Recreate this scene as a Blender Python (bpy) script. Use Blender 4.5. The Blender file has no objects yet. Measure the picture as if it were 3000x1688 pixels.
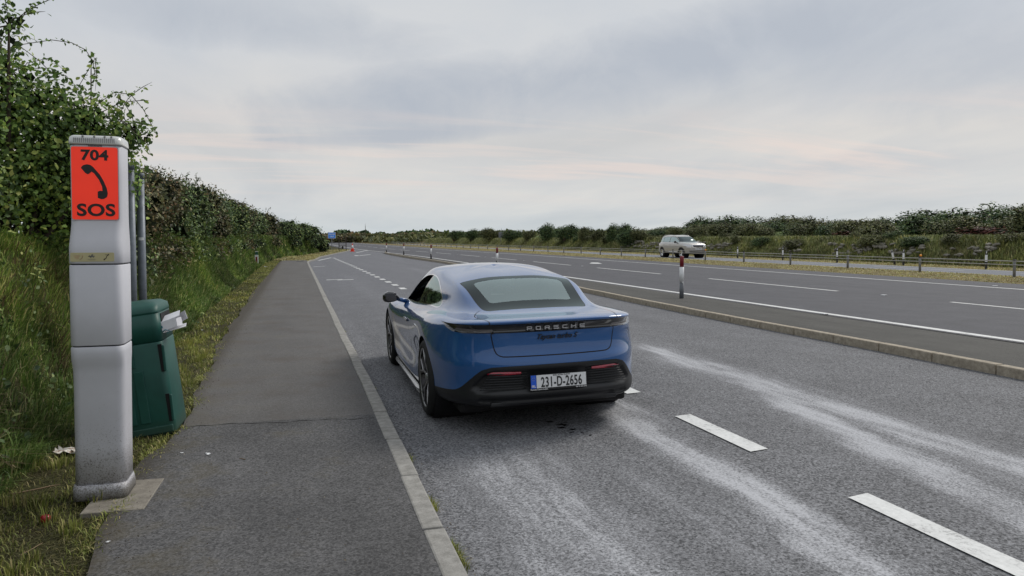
import bpy, bmesh, math, random
import numpy as np
from mathutils import Vector, Matrix
R = math.radians
PI = math.pi
random.seed(7)
rng = np.random.default_rng(11)
scene = bpy.context.scene
COL = scene.collection

# ------------------------------------------------------------------ helpers: objects
def tag(o, label=None, cat=None, group=None, kind=None):
    if label: o['label'] = label
    if cat: o['category'] = cat
    if group: o['group'] = group
    if kind: o['kind'] = kind
    return o

def thing(name, label, cat, loc=(0, 0, 0), rotz=0, group=None):
    o = bpy.data.objects.new(name, None)
    o.empty_display_size = 0.2
    COL.objects.link(o)
    o.location = loc
    o.rotation_euler = (0, 0, rotz)
    return tag(o, label, cat, group)

def link_mesh(name, me, mats=None, parent=None):
    o = bpy.data.objects.new(name, me)
    COL.objects.link(o)
    if mats is not None:
        if not isinstance(mats, (list, tuple)): mats = [mats]
        for m in mats: me.materials.append(m)
    if parent is not None: o.parent = parent
    return o

def copy_tree(o, parent=None):
    c = o.copy(); COL.objects.link(c)
    if parent is not None: c.parent = parent
    for ch in list(o.children): copy_tree(ch, c)
    return c

def np_mesh(name, V, F, smooth=False, midx=None):
    """V (n,3); F (m,3) or (m,4) index arrays"""
    V = np.asarray(V, dtype=np.float32); F = np.asarray(F, dtype=np.int32)
    me = bpy.data.meshes.new(name)
    me.vertices.add(len(V)); me.vertices.foreach_set('co', V.ravel())
    k = F.shape[1]
    me.loops.add(F.size); me.loops.foreach_set('vertex_index', F.ravel())
    me.polygons.add(len(F))
    me.polygons.foreach_set('loop_start', np.arange(0, F.size, k, dtype=np.int32))
    me.polygons.foreach_set('loop_total', np.full(len(F), k, dtype=np.int32))
    if smooth: me.polygons.foreach_set('use_smooth', np.ones(len(F), dtype=bool))
    if midx is not None: me.polygons.foreach_set('material_index', np.asarray(midx, dtype=np.int32))
    me.update(calc_edges=True)
    me.validate()
    return me

class MB:
    """collects shapes and links them as ONE mesh object"""
    def __init__(self): self.bm = bmesh.new(); self.mi = 0
    def _fin(self, n0):
        self.bm.faces.ensure_lookup_table()
        for f in self.bm.faces[n0:]: f.material_index = self.mi
    def box(self, c, s, rot=None, bevel=0, seg=2, taper=None):
        n0 = len(self.bm.faces)
        vs = []
        for z in (-.5, .5):
            t = 1 if (taper is None or z < 0) else taper
            for x, y in ((-.5, -.5), (.5, -.5), (.5, .5), (-.5, .5)):
                v = Vector((x*s[0]*t, y*s[1]*t, z*s[2]))
                if rot is not None: v = rot @ v
                vs.append(self.bm.verts.new(v+Vector(c)))
        fs = [self.bm.faces.new([vs[i] for i in q]) for q in ((3, 2, 1, 0), (4, 5, 6, 7), (0, 1, 5, 4), (1, 2, 6, 5), (2, 3, 7, 6), (3, 0, 4, 7))]
        if bevel:
            es = list({e for f in fs for e in f.edges})
            bmesh.ops.bevel(self.bm, geom=es, offset=bevel, segments=seg, affect='EDGES', profile=.5)
        self._fin(n0); return self
    def tube(self, pts, rad, seg=8, caps=True):
        n0 = len(self.bm.faces)
        pts = [Vector(p) for p in pts]
        if not isinstance(rad, (list, tuple)): rad = [rad]*len(pts)
        rings = []
        for i, p in enumerate(pts):
            if i == 0: d = pts[1]-p
            elif i == len(pts)-1: d = p-pts[i-1]
            else: d = pts[i+1]-pts[i-1]
            d.normalize()
            a = Vector((0, 0, 1)) if abs(d.z) < .9 else Vector((1, 0, 0))
            u = d.cross(a).normalized(); w = d.cross(u)
            rings.append([self.bm.verts.new(p+rad[i]*(math.cos(2*PI*k/seg)*u+math.sin(2*PI*k/seg)*w)) for k in range(seg)])
        for a, b in zip(rings, rings[1:]):
            for k in range(seg):
                f = self.bm.faces.new([a[k], b[k], b[(k+1) % seg], a[(k+1) % seg]]); f.smooth = True
        if caps:
            self.bm.faces.new(rings[0]); self.bm.faces.new(rings[-1][::-1])
        self._fin(n0); return self
    def lathe(self, prof, seg=24, axis='z', c=(0, 0, 0), smooth=True, caps=True):
        n0 = len(self.bm.faces)
        rings = []
        for r, h in prof:
            ring = []
            for k in range(seg):
                a = 2*PI*k/seg
                if axis == 'z': v = (r*math.cos(a), r*math.sin(a), h)
                elif axis == 'x': v = (h, r*math.cos(a), r*math.sin(a))
                else: v = (r*math.cos(a), h, r*math.sin(a))
                ring.append(self.bm.verts.new(Vector(v)+Vector(c)))
            rings.append(ring)
        for a, b in zip(rings, rings[1:]):
            for k in range(seg):
                f = self.bm.faces.new([a[k], a[(k+1) % seg], b[(k+1) % seg], b[k]]); f.smooth = smooth
        if caps and prof[0][0] > 1e-4: self.bm.faces.new(rings[0][::-1])
        if caps and prof[-1][0] > 1e-4: self.bm.faces.new(rings[-1])
        self._fin(n0); return self
    def loft(self, rings, smooth=True, caps=True):
        n0 = len(self.bm.faces)
        R_ = [[self.bm.verts.new(p) for p in r] for r in rings]
        n = len(R_[0])
        for a, b in zip(R_, R_[1:]):
            for k in range(n):
                f = self.bm.faces.new([a[k], a[(k+1) % n], b[(k+1) % n], b[k]]); f.smooth = smooth
        if caps:
            self.bm.faces.new(R_[0][::-1]); self.bm.faces.new(R_[-1])
        self._fin(n0); return self
    def prism(self, poly, z0, z1, f=None):
        """poly of 2-D points extruded; f maps (a,b,h)->xyz"""
        n0 = len(self.bm.faces)
        f = f or (lambda a, b, h: (a, b, h))
        A = [self.bm.verts.new(f(a, b, z0)) for a, b in poly]
        B = [self.bm.verts.new(f(a, b, z1)) for a, b in poly]
        n = len(poly)
        for k in range(n): self.bm.faces.new([A[k], A[(k+1) % n], B[(k+1) % n], B[k]])
        self.bm.faces.new(A[::-1]); self.bm.faces.new(B)
        self._fin(n0); return self
    def build(self, name, mats, parent=None, bevel=None, autosmooth=None):
        bmesh.ops.remove_doubles(self.bm, verts=self.bm.verts, dist=1e-6)
        bmesh.ops.recalc_face_normals(self.bm, faces=self.bm.faces)
        me = bpy.data.meshes.new(name); self.bm.to_mesh(me); self.bm.free()
        o = link_mesh(name, me, mats, parent)
        if bevel:
            m = o.modifiers.new('bevel', 'BEVEL'); m.width = bevel; m.segments = 2; m.limit_method = 'ANGLE'; m.angle_limit = R(40)
        return o

def rrect(cx, cy, w, d, r, z, n=5):
    pts = []
    for sx, sy, a0 in ((1, 1, 0), (-1, 1, 90), (-1, -1, 180), (1, -1, 270)):
        for k in range(n+1):
            a = R(a0+90*k/n)
            pts.append((cx+sx*(w/2-r)+r*math.cos(a), cy+sy*(d/2-r)+r*math.sin(a), z))
    return pts

def text_mesh(name, body, size, mat, parent, M, sx=1.0, bold=0.0, depth=.0015, shear=0, space=1.0, align='CENTER'):
    cu = bpy.data.curves.new(name, 'FONT')
    cu.body = body; cu.size = size; cu.extrude = depth; cu.offset = bold; cu.shear = shear
    cu.space_character = space; cu.align_x = align; cu.align_y = 'CENTER'; cu.resolution_u = 4
    tmp = bpy.data.objects.new('tmp', cu); COL.objects.link(tmp)
    dg = bpy.context.evaluated_depsgraph_get()
    me = bpy.data.meshes.new_from_object(tmp.evaluated_get(dg))
    bpy.data.objects.remove(tmp); bpy.data.curves.remove(cu)
    me.transform(Matrix.Diagonal((sx, 1, 1, 1)))
    me.transform(M)
    me.name = name
    me.materials.clear()
    return link_mesh(name, me, mat, parent)

# ------------------------------------------------------------------ helpers: materials
def new_mat(name):
    m = bpy.data.materials.new(name); m.use_nodes = True
    nt = m.node_tree; b = nt.nodes['Principled BSDF']
    return m, nt, b
def N(nt, typ, **kw):
    n = nt.nodes.new(typ)
    for k, v in kw.items():
        if k.startswith('i_'):
            key = k[2:]
            n.inputs[int(key) if key.isdigit() else key].default_value = v
        else: setattr(n, k, v)
    return n
def L(nt, a, b): nt.links.new(a, b)
def ramp(nt, fac, stops, interp='LINEAR'):
    r = nt.nodes.new('ShaderNodeValToRGB'); r.color_ramp.interpolation = interp
    e = r.color_ramp.elements
    while len(e) < len(stops): e.new(.5)
    for el, (p, c) in zip(e, stops):
        el.position = p; el.color = tuple(c)+(1,) if len(c) == 3 else c
    if fac is not None: L(nt, fac, r.inputs[0])
    return r
def noise(nt, scale, detail=4, rough=.55, vec=None, dist=0):
    n = N(nt, 'ShaderNodeTexNoise'); n.inputs['Scale'].default_value = scale
    n.inputs['Detail'].default_value = detail; n.inputs['Roughness'].default_value = rough
    n.inputs['Distortion'].default_value = dist
    if vec is not None: L(nt, vec, n.inputs['Vector'])
    return n
def math_n(nt, op, a, b=None, clamp=False):
    n = N(nt, 'ShaderNodeMath', operation=op); n.use_clamp = clamp
    for i, x in enumerate((a, b)):
        if x is None: continue
        if isinstance(x, (int, float)): n.inputs[i].default_value = x
        else: L(nt, x, n.inputs[i])
    return n.outputs[0]
def mixc(nt, fac, a, b, blend='MIX'):
    n = N(nt, 'ShaderNodeMix', data_type='RGBA', blend_type=blend)
    for sock, x in ((n.inputs[0], fac), (n.inputs[6], a), (n.inputs[7], b)):
        if isinstance(x, (int, float)): sock.default_value = x
        elif isinstance(x, tuple): sock.default_value = x if len(x) == 4 else x+(1,)
        else: L(nt, x, sock)
    return n.outputs[2]
def objcoord(nt): return N(nt, 'ShaderNodeTexCoord').outputs['Object']
def geopos(nt): return N(nt, 'ShaderNodeNewGeometry').outputs['Position']
def bump(nt, b, h, strength=.3, dist=.01):
    n = N(nt, 'ShaderNodeBump'); n.inputs['Strength'].default_value = strength; n.inputs['Distance'].default_value = dist
    L(nt, h, n.inputs['Height']); L(nt, n.outputs[0], b.inputs['Normal'])
def simple(name, col, rough=.5, metal=0, coat=0, var=.12, scale=6, bmp=0, spec=None, emit=0):
    m, nt, b = new_mat(name)
    p = geopos(nt) if False else objcoord(nt)
    n = noise(nt, scale, 5, .6, p)
    c = tuple(col)
    lo = tuple(x*(1-var) for x in c); hi = tuple(min(1, x*(1+var)) for x in c)
    r = ramp(nt, n.outputs[0], [(.3, lo), (.7, hi)])
    L(nt, r.outputs[0], b.inputs['Base Color'])
    b.inputs['Roughness'].default_value = rough; b.inputs['Metallic'].default_value = metal
    if coat: b.inputs['Coat Weight'].default_value = coat; b.inputs['Coat Roughness'].default_value = .04
    if spec is not None: b.inputs['Specular IOR Level'].default_value = spec
    if bmp: bump(nt, b, n.outputs[0], bmp, .01)
    if emit: L(nt, r.outputs[0], b.inputs['Emission Color']); b.inputs['Emission Strength'].default_value = emit
    return m

def asphalt(name, dark, light, tint=(1, 1, .98), coarse=1.0, patch=.25, stains_sheen=False, rough=.85, moss=False):
    m, nt, b = new_mat(name)
    p = geopos(nt)
    fine = noise(nt, 85*coarse, 3, .75, p)
    vor = N(nt, 'ShaderNodeTexVoronoi'); vor.inputs['Scale'].default_value = 70*coarse; L(nt, p, vor.inputs['Vector'])
    mid = noise(nt, 1.3, 6, .6, p)
    # long streaks along the direction of travel
    mp = N(nt, 'ShaderNodeMapping'); L(nt, p, mp.inputs[0]); mp.inputs['Scale'].default_value = (1.2, .06, 1)
    st = noise(nt, 1.0, 4, .6, mp.outputs[0])
    a = math_n(nt, 'MULTIPLY', fine.outputs[0], .75)
    a2 = math_n(nt, 'MULTIPLY', vor.outputs['Color'], .25)
    f = math_n(nt, 'ADD', a, a2)
    r = ramp(nt, f, [(.37, dark), (.52, tuple((d+l)/2 for d, l in zip(dark, light))), (.67, light)])
    v = ramp(nt, mid.outputs[0], [(.3, (1-patch,)*3), (.7, (1+patch*.6,)*3)])
    v2 = ramp(nt, st.outputs[0], [(.3, (1-patch*.8,)*3), (.7, (1+patch*.5,)*3)])
    c = mixc(nt, 1.0, r.outputs[0], v.outputs[0], 'MULTIPLY')
    c = mixc(nt, 1.0, c, v2.outputs[0], 'MULTIPLY')
    if stains_sheen:
        sy = N(nt, 'ShaderNodeSeparateXYZ'); L(nt, p, sy.inputs[0])
        c = mixc(nt, math_n(nt, 'MULTIPLY', math_n(nt, 'MULTIPLY', math_n(nt, 'SUBTRACT', sy.outputs[1], 8), .05, True), .45), c, (.150, .155, .178))  # bluish brightening of the far lay-by at grazing view, put into the colour
        sep = N(nt, 'ShaderNodeSeparateXYZ'); L(nt, p, sep.inputs[0])
        X, Y = sep.outputs[0], sep.outputs[1]
        wob = noise(nt, .9, 3, .6, p)
        w0 = math_n(nt, 'MULTIPLY', math_n(nt, 'SUBTRACT', wob.outputs[0], .5), .5)
        Xw = math_n(nt, 'ADD', X, w0)
        mp2 = N(nt, 'ShaderNodeMapping'); L(nt, p, mp2.inputs[0]); mp2.inputs['Scale'].default_value = (5.5, .8, 1)
        mp2.inputs['Rotation'].default_value = (0, 0, R(5))
        sn = noise(nt, 1.0, 8, .68, mp2.outputs[0], .4)
        grain = noise(nt, 60, 3, .75, p)
        total = None
        # (x at y=3, slope dx/dy, half width, y0, y1, strength)
        for x0, sl, hw, y0, y1, s in ((3.95, .19, .30, 2.0, 7.5, 1.0), (4.72, .02, .42, 2.2, 11.0, .95), (2.58, .08, .27, 1.8, 8.5, 1.0), (2.3, -.06, .40, 2, 6, .5),
                                      (1.38, .04, .75, 2.0, 6.6, .74), (3.9, .0, 1.6, 1.5, 8, .22), (5.3, -.02, .14, 5, 9, .45), (3.2, .12, .13, 3.6, 7.5, .35), (5.5, 0.01, .4, 14, 40, .35), (2.2, 0, .35, 14, 34, .28)):
            cx = math_n(nt, 'ADD', math_n(nt, 'MULTIPLY', math_n(nt, 'SUBTRACT', Y, 3.0), sl), x0)
            d = math_n(nt, 'DIVIDE', math_n(nt, 'ABSOLUTE', math_n(nt, 'SUBTRACT', Xw, cx)), hw)
            k = math_n(nt, 'SUBTRACT', 1.25, d, True)
            ka = math_n(nt, 'SUBTRACT', Y, y0, True)
            kb = math_n(nt, 'MULTIPLY', math_n(nt, 'SUBTRACT', y1, Y), .6, True)
            k = math_n(nt, 'MULTIPLY', math_n(nt, 'MULTIPLY', k, math_n(nt, 'MULTIPLY', ka, kb)), s)
            total = k if total is None else math_n(nt, 'MAXIMUM', total, k)
        tot = math_n(nt, 'ADD', total, math_n(nt, 'MULTIPLY', math_n(nt, 'SUBTRACT', sn.outputs[0], .5), 1.9))
        tot = math_n(nt, 'ADD', tot, math_n(nt, 'MULTIPLY', math_n(nt, 'SUBTRACT', grain.outputs[0], .5), 2.6))
        tot = math_n(nt, 'MULTIPLY', math_n(nt, 'SUBTRACT', tot, .58), 1.5, True)
        tot = math_n(nt, 'MULTIPLY', tot, math_n(nt, 'MULTIPLY', total, 1.5, True))
        tot = math_n(nt, 'MULTIPLY', tot, .66)
        # faint overall chalky film round the streaks
        film = math_n(nt, 'MULTIPLY', total, .13)
        tot = math_n(nt, 'ADD', tot, film, True)
        c = mixc(nt, tot, c, (.57, .58, .61))
    if moss:
        sep = N(nt, 'ShaderNodeSeparateXYZ'); L(nt, p, sep.inputs[0])
        e = math_n(nt, 'MULTIPLY', math_n(nt, 'SUBTRACT', -.35, sep.outputs[0]), 1.2, True)
        mn = noise(nt, 2.6, 6, .7, p)
        k = math_n(nt, 'MULTIPLY', math_n(nt, 'SUBTRACT', math_n(nt, 'ADD', mn.outputs[0], math_n(nt, 'MULTIPLY', e, .22)), .56), 5, True)
        c = mixc(nt, math_n(nt, 'MULTIPLY', k, .6), c, (.085, .072, .042))
        old = math_n(nt, 'MULTIPLY', math_n(nt, 'SUBTRACT', sep.outputs[1], 6.5), 30, True)
        c = mixc(nt, math_n(nt, 'MULTIPLY', old, .45), c, (.145, .138, .130))
        bl = math_n(nt, 'MULTIPLY', math_n(nt, 'SUBTRACT', noise(nt, 1.6, 4, .6, p).outputs[0], .5), 4, True)
        c = mixc(nt, math_n(nt, 'MULTIPLY', math_n(nt, 'MULTIPLY', bl, old), .45), c, (.085, .065, .05))
        ed = math_n(nt, 'MULTIPLY', math_n(nt, 'SUBTRACT', -.86, sep.outputs[0]), 6, True)
        c = mixc(nt, math_n(nt, 'MULTIPLY', ed, .7), c, (.045, .036, .024))
    L(nt, c, b.inputs['Base Color'])
    b.inputs['Roughness'].default_value = rough
    b.inputs['Specular IOR Level'].default_value = .35
    bump(nt, b, f, .55, .006)
    return m

M = {}
M['layby'] = asphalt('layby asphalt', (.027, .028, .031), (.295, .30, .315), coarse=.95, stains_sheen=True, patch=.16)
M['road'] = asphalt('main road asphalt', (.060, .061, .069), (.122, .124, .138), coarse=1.3, patch=.14)
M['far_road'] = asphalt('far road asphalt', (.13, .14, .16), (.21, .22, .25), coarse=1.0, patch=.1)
M['pave'] = asphalt('pavement asphalt', (.048, .048, .049), (.172, .170, .172), coarse=1.1, patch=.30, moss=True)
M['island'] = asphalt('island asphalt', (.034, .034, .031), (.105, .102, .092), coarse=1.2, patch=.2)

def kerb_mat(name, c0, c1):
    m, nt, b = new_mat(name)
    p = geopos(nt); n = noise(nt, 14, 8, .65, p); g = noise(nt, 120, 2, .6, p)
    f = math_n(nt, 'ADD', math_n(nt, 'MULTIPLY', n.outputs[0], .7), math_n(nt, 'MULTIPLY', g.outputs[0], .3))
    r = ramp(nt, f, [(.32, c0), (.68, c1)])
    L(nt, r.outputs[0], b.inputs['Base Color']); b.inputs['Roughness'].default_value = .9
    bump(nt, b, f, .5, .006); return m
M['kerb'] = kerb_mat('grey kerb concrete', (.17, .165, .15), (.38, .37, .345))
M['kerb2'] = kerb_mat('buff kerb concrete', (.20, .17, .13), (.50, .44, .34))
M['concrete'] = kerb_mat('pad concrete', (.13, .115, .095), (.30, .275, .23))

def paint_mat():
    m, nt, b = new_mat('road paint')
    p = geopos(nt); n = noise(nt, 30, 6, .7, p); n2 = noise(nt, 3, 4, .6, p)
    f = math_n(nt, 'ADD', math_n(nt, 'MULTIPLY', n.outputs[0], .6), math_n(nt, 'MULTIPLY', n2.outputs[0], .4))
    r = ramp(nt, f, [(.36, (.30, .30, .30)), (.46, (.62, .63, .62)), (.6, (.74, .75, .74))])
    L(nt, r.outputs[0], b.inputs['Base Color']); b.inputs['Roughness'].default_value = .7
    bump(nt, b, n.outputs[0], .4, .004); return m
M['paint'] = paint_mat()

def foliage(name, stops, rough=.55, posvar=.35, trans=.12):
    m, nt, b = new_mat(name)
    g = N(nt, 'ShaderNodeNewGeometry')
    r = ramp(nt, g.outputs['Random Per Island'], stops)
    n = noise(nt, 1.1, 3, .5, g.outputs['Position'])
    v = ramp(nt, n.outputs[0], [(.32, (1-posvar,)*3), (.68, (1+posvar,)*3)])
    c = mixc(nt, 1.0, r.outputs[0], v.outputs[0], 'MULTIPLY')
    big = noise(nt, .33, 4, .6, g.outputs['Position']); v2 = ramp(nt, big.outputs[0], [(.34, (1-posvar*.9, 1-posvar, 1-posvar*.8)), (.5, (1, 1, 1)), (.66, (1+posvar*.9, 1+posvar*.65, 1+posvar*.3))])
    c = mixc(nt, 1.0, c, v2.outputs[0], 'MULTIPLY')
    L(nt, c, b.inputs['Base Color']); b.inputs['Roughness'].default_value = rough
    b.inputs['Specular IOR Level'].default_value = .15 if not trans else .3
    if trans:
        t = N(nt, 'ShaderNodeBsdfTranslucent'); L(nt, c, t.inputs[0])
        mx = N(nt, 'ShaderNodeMixShader'); mx.inputs[0].default_value = trans
        L(nt, b.outputs[0], mx.inputs[1]); L(nt, t.outputs[0], mx.inputs[2])
        L(nt, mx.outputs[0], nt.nodes['Material Output'].inputs[0])
    return m
M['leaf_near'] = foliage('bramble leaves', [(0, (0.069, 0.120, 0.040)), (.4, (0.146, 0.247, 0.069)), (.75, (0.257, 0.411, 0.098)), (1, (0.516, 0.600, 0.156))], posvar=.35, trans=.25)
M['leaf_hedge'] = foliage('hedge leaves', [(0, (0.045, 0.083, 0.040)), (.5, (0.102, 0.162, 0.060)), (.85, (0.186, 0.265, 0.087)), (1, (0.373, 0.408, 0.151))], posvar=.4)
M['leaf_warm'] = foliage('browning leaves', [(0, (0.084, 0.071, 0.043)), (.5, (0.119, 0.130, 0.057)), (.8, (0.179, 0.179, 0.071)), (1, (0.309, 0.190, 0.095))], posvar=.35)
M['leaf_tree'] = foliage('far tree leaves', [(0, (0.041, 0.081, 0.047)), (.5, (0.093, 0.151, 0.068)), (.9, (0.161, 0.227, 0.082)), (1, (0.248, 0.272, 0.090))], posvar=.25, trans=0)
M['leaf_tree2'] = foliage('olive far leaves', [(0, (0.076, 0.091, 0.046)), (.5, (0.128, 0.149, 0.066)), (.9, (0.204, 0.217, 0.088)), (1, (0.255, 0.230, 0.103))], posvar=.25, trans=0)
M['leaf_red'] = foliage('russet leaves', [(0, (0.075, 0.030, 0.022)), (.6, (0.150, 0.053, 0.045)), (1, (0.180, 0.105, 0.060))], posvar=.2, trans=0)
M['core'] = foliage('inner shade leaves', [(0, (0.012, 0.018, 0.011)), (1, (0.030, 0.039, 0.018))], posvar=.2, trans=0, rough=.9)  # dark filler leaves; the shade inside crowns is put into their colour
M['grass_bank'] = foliage('bank grass blades', [(0, (0.061, 0.107, 0.031)), (.45, (0.134, 0.224, 0.051)), (.8, (0.231, 0.346, 0.083)), (.93, (0.416, 0.436, 0.167)), (1, (0.600, 0.528, 0.283))], posvar=.45, trans=.2)
M['grass_low'] = foliage('mown verge blades', [(0, (0.116, 0.137, 0.034)), (.4, (0.233, 0.281, 0.057)), (.75, (0.350, 0.368, 0.097)), (1, (0.582, 0.484, 0.233))], posvar=.4, trans=.2)
M['grass_straw'] = foliage('straw coloured blades', [(0, (0.306, 0.260, 0.105)), (.5, (0.585, 0.494, 0.235)), (.8, (0.469, 0.494, 0.166)), (1, (0.600, 0.600, 0.423))], posvar=.3, trans=.1)
M['dead'] = foliage('dead grass', [(0, (.07, .045, .025)), (.6, (.14, .10, .06)), (1, (.24, .19, .12))], posvar=.3)
M['grass_far'] = foliage('tall rough grass', [(0, (0.102, 0.125, 0.046)), (.5, (0.194, 0.228, 0.078)), (.85, (0.296, 0.319, 0.114)), (1, (0.456, 0.410, 0.205))], posvar=.35, trans=.1)
M['bark'] = simple('bark', (.06, .045, .032), .9, bmp=.4, scale=20)
M['galv'] = simple('galvanised steel', (.16, .18, .21), .5, .3, var=.22, scale=14)
M['galv2'] = simple('weathered grey post', (.24, .25, .27), .55, .3, var=.2, scale=9)
M['rope'] = simple('wire rope', (.42, .42, .41), .45, .5)
M['black'] = simple('black plastic', (.018, .018, .018), .5)
M['white'] = simple('white reflective', (.74, .75, .76), .45)
M['maroon'] = simple('dark red band', (.20, .012, .02), .45)
M['orange_red'] = simple('fluorescent orange red', (.85, .035, .012), .4, var=.05, emit=.35)  # own glow added to brighten the orange; the panel is no lamp
M['grey_band'] = simple('dark grey sleeve', (.13, .14, .155), .5)

def ground_mat():
    m, nt, b = new_mat('ground')
    p = geopos(nt); sep = N(nt, 'ShaderNodeSeparateXYZ'); L(nt, p, sep.inputs[0])
    big = noise(nt, .35, 6, .6, p); fine = noise(nt, 22, 5, .7, p); m2 = noise(nt, 3.5, 5, .65, p)
    c = ramp(nt, fine.outputs[0], [(.3, (.025, .022, .012)), (.5, (.055, .055, .022)), (.7, (.10, .10, .04))]).outputs[0]
    # straw verges right of the road
    straw = ramp(nt, m2.outputs[0], [(.3, (.10, .075, .04)), (.5, (.20, .165, .08)), (.7, (.27, .23, .11))]).outputs[0]
    isr = math_n(nt, 'MULTIPLY', math_n(nt, 'SUBTRACT', sep.outputs[0], 12), .5, True)
    c = mixc(nt, isr, c, straw)
    # green fields beyond
    fld = ramp(nt, big.outputs[0], [(.35, (.075, .11, .03)), (.6, (.11, .15, .04)), (.7, (.16, .15, .07))]).outputs[0]
    isf = math_n(nt, 'MULTIPLY', math_n(nt, 'SUBTRACT', sep.outputs[0], 38.5), .4, True)
    c = mixc(nt, isf, c, fld)
    isy = math_n(nt, 'MULTIPLY', math_n(nt, 'SUBTRACT', sep.outputs[1], 330), .02, True)
    c = mixc(nt, isy, c, fld)
    soil = ramp(nt, m2.outputs[0], [(.52, (0, 0, 0)), (.62, (1, 1, 1))]).outputs[0]
    isl = math_n(nt, 'MULTIPLY', math_n(nt, 'SUBTRACT', 1.0, isr), .6)
    c = mixc(nt, math_n(nt, 'MULTIPLY', soil, isl), c, (.045, .032, .020))
    L(nt, c, b.inputs['Base Color']); b.inputs['Roughness'].default_value = .95
    b.inputs['Specular IOR Level'].default_value = .15
    bump(nt, b, fine.outputs[0], .8, .03)
    return m
M['ground'] = ground_mat()

# ------------------------------------------------------------------ terrain
def sstep(a, b, t):
    t = np.clip((t-a)/(b-a), 0, 1); return t*t*(3-2*t)
TY = np.array([-50, 0, 6, 12, 30, 50, 57, 65, 95, 130, 200, 400, 3000.])
TX = np.array([-1.85, -1.85, -1.8, -1.85, -1.9, -1.95, -1.6, -.9, 3.3, 6.0, 7.0, 7.0, 7.0])
def toe(Y): return np.interp(Y, TY, TX)
def terrain(X, Y):
    X = np.asarray(X, float); Y = np.asarray(Y, float)
    d = toe(Y)-X
    hb = 1.5*sstep(0, 1.0, d)*(1-.75*sstep(100, 150, Y))
    hb = hb + sstep(0.1, .6, d)*.10*np.sin(Y*2.3+X*3)*np.cos(Y*.9)*(1-sstep(60, 90, Y))
    low = .055*(1-sstep(.3, 1.2, X-(-1.0)))*(X < .3)          # level of the pavement on the left
    hr = 1.55*sstep(38.0, 40.4, X) + 1.5*sstep(46, 80, X)*(1-sstep(170, 300, Y)) + .06*sstep(24.8, 26.5, X)*(1-sstep(28.5, 29.4, X))
    hr = hr*(1-.5*sstep(220, 500, Y))
    drop = -.05*sstep(-.9, .4, X)*(1-sstep(24.2, 24.9, X)) - .05*sstep(29.3, 29.6, X)*(1-sstep(34.3, 34.7, X))
    return hb+low+hr+drop
gx = np.unique(np.concatenate([[-900, -400, -200, -100, -60, -40, -25, -15, -10, -7, -5], np.arange(-4.2, 1.6, .12), np.arange(2, 12, 1.), np.arange(12, 24, 2.), np.arange(24.4, 26.8, .3), [27.5, 28.3], np.arange(29, 30, .25), np.arange(30.5, 34.3, 1), np.arange(34.3, 35, .2), np.arange(35.5, 41.5, .3), np.arange(42, 50, 2), np.arange(50, 120, 6), [140, 180, 240, 320, 450, 700, 1000, 1500, 2500]]))
gy = np.unique(np.concatenate([[-60, -30, -15, -8, -4], np.arange(-2, 20, .3), np.arange(20, 60, 1.), np.arange(60, 120, 2.5), np.arange(120, 220, 8), np.arange(220, 500, 30), [560, 650, 800, 1000, 1400, 2000, 3200]]))
GX, GY = np.meshgrid(gx, gy)
GZ = terrain(GX, GY)
V = np.stack([GX, GY, GZ], -1).reshape(-1, 3)
ii = np.arange(len(gy)-1)[:, None]*len(gx)+np.arange(len(gx)-1)[None, :]
F = np.stack([ii, ii+1, ii+1+len(gx), ii+len(gx)], -1).reshape(-1, 4)
tag(link_mesh('ground', np_mesh('ground', V, F, True), M['ground']), kind='structure')

def sheet(name, left, right, z, mat, edge_noise=0):
    """ribbon between two polylines [(y,x)...] sampled on a common y list"""
    ys = np.unique(np.concatenate([[p[0] for p in left], [p[0] for p in right], np.arange(-3, 20, .25) if edge_noise else []]))
    ys = ys[(ys >= max(left[0][0], right[0][0])) & (ys <= min(left[-1][0], right[-1][0]))]
    xl = np.interp(ys, [p[0] for p in left], [p[1] for p in left]); xr = np.interp(ys, [p[0] for p in right], [p[1] for p in right])
    if edge_noise:
        xl = xl+edge_noise*(np.sin(ys*2.1)+.7*np.sin(ys*5.3+1)+.4*np.sin(ys*11.7))*.5
    V = np.concatenate([np.stack([xl, ys, np.full_like(ys, z)], -1), np.stack([xr, ys, np.full_like(ys, z)], -1)])
    n = len(ys); i = np.arange(n-1)
    F = np.stack([i, i+n, i+n+1, i+1], -1)
    return tag(link_mesh(name, np_mesh(name, V, F), mat), kind='structure')

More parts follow.
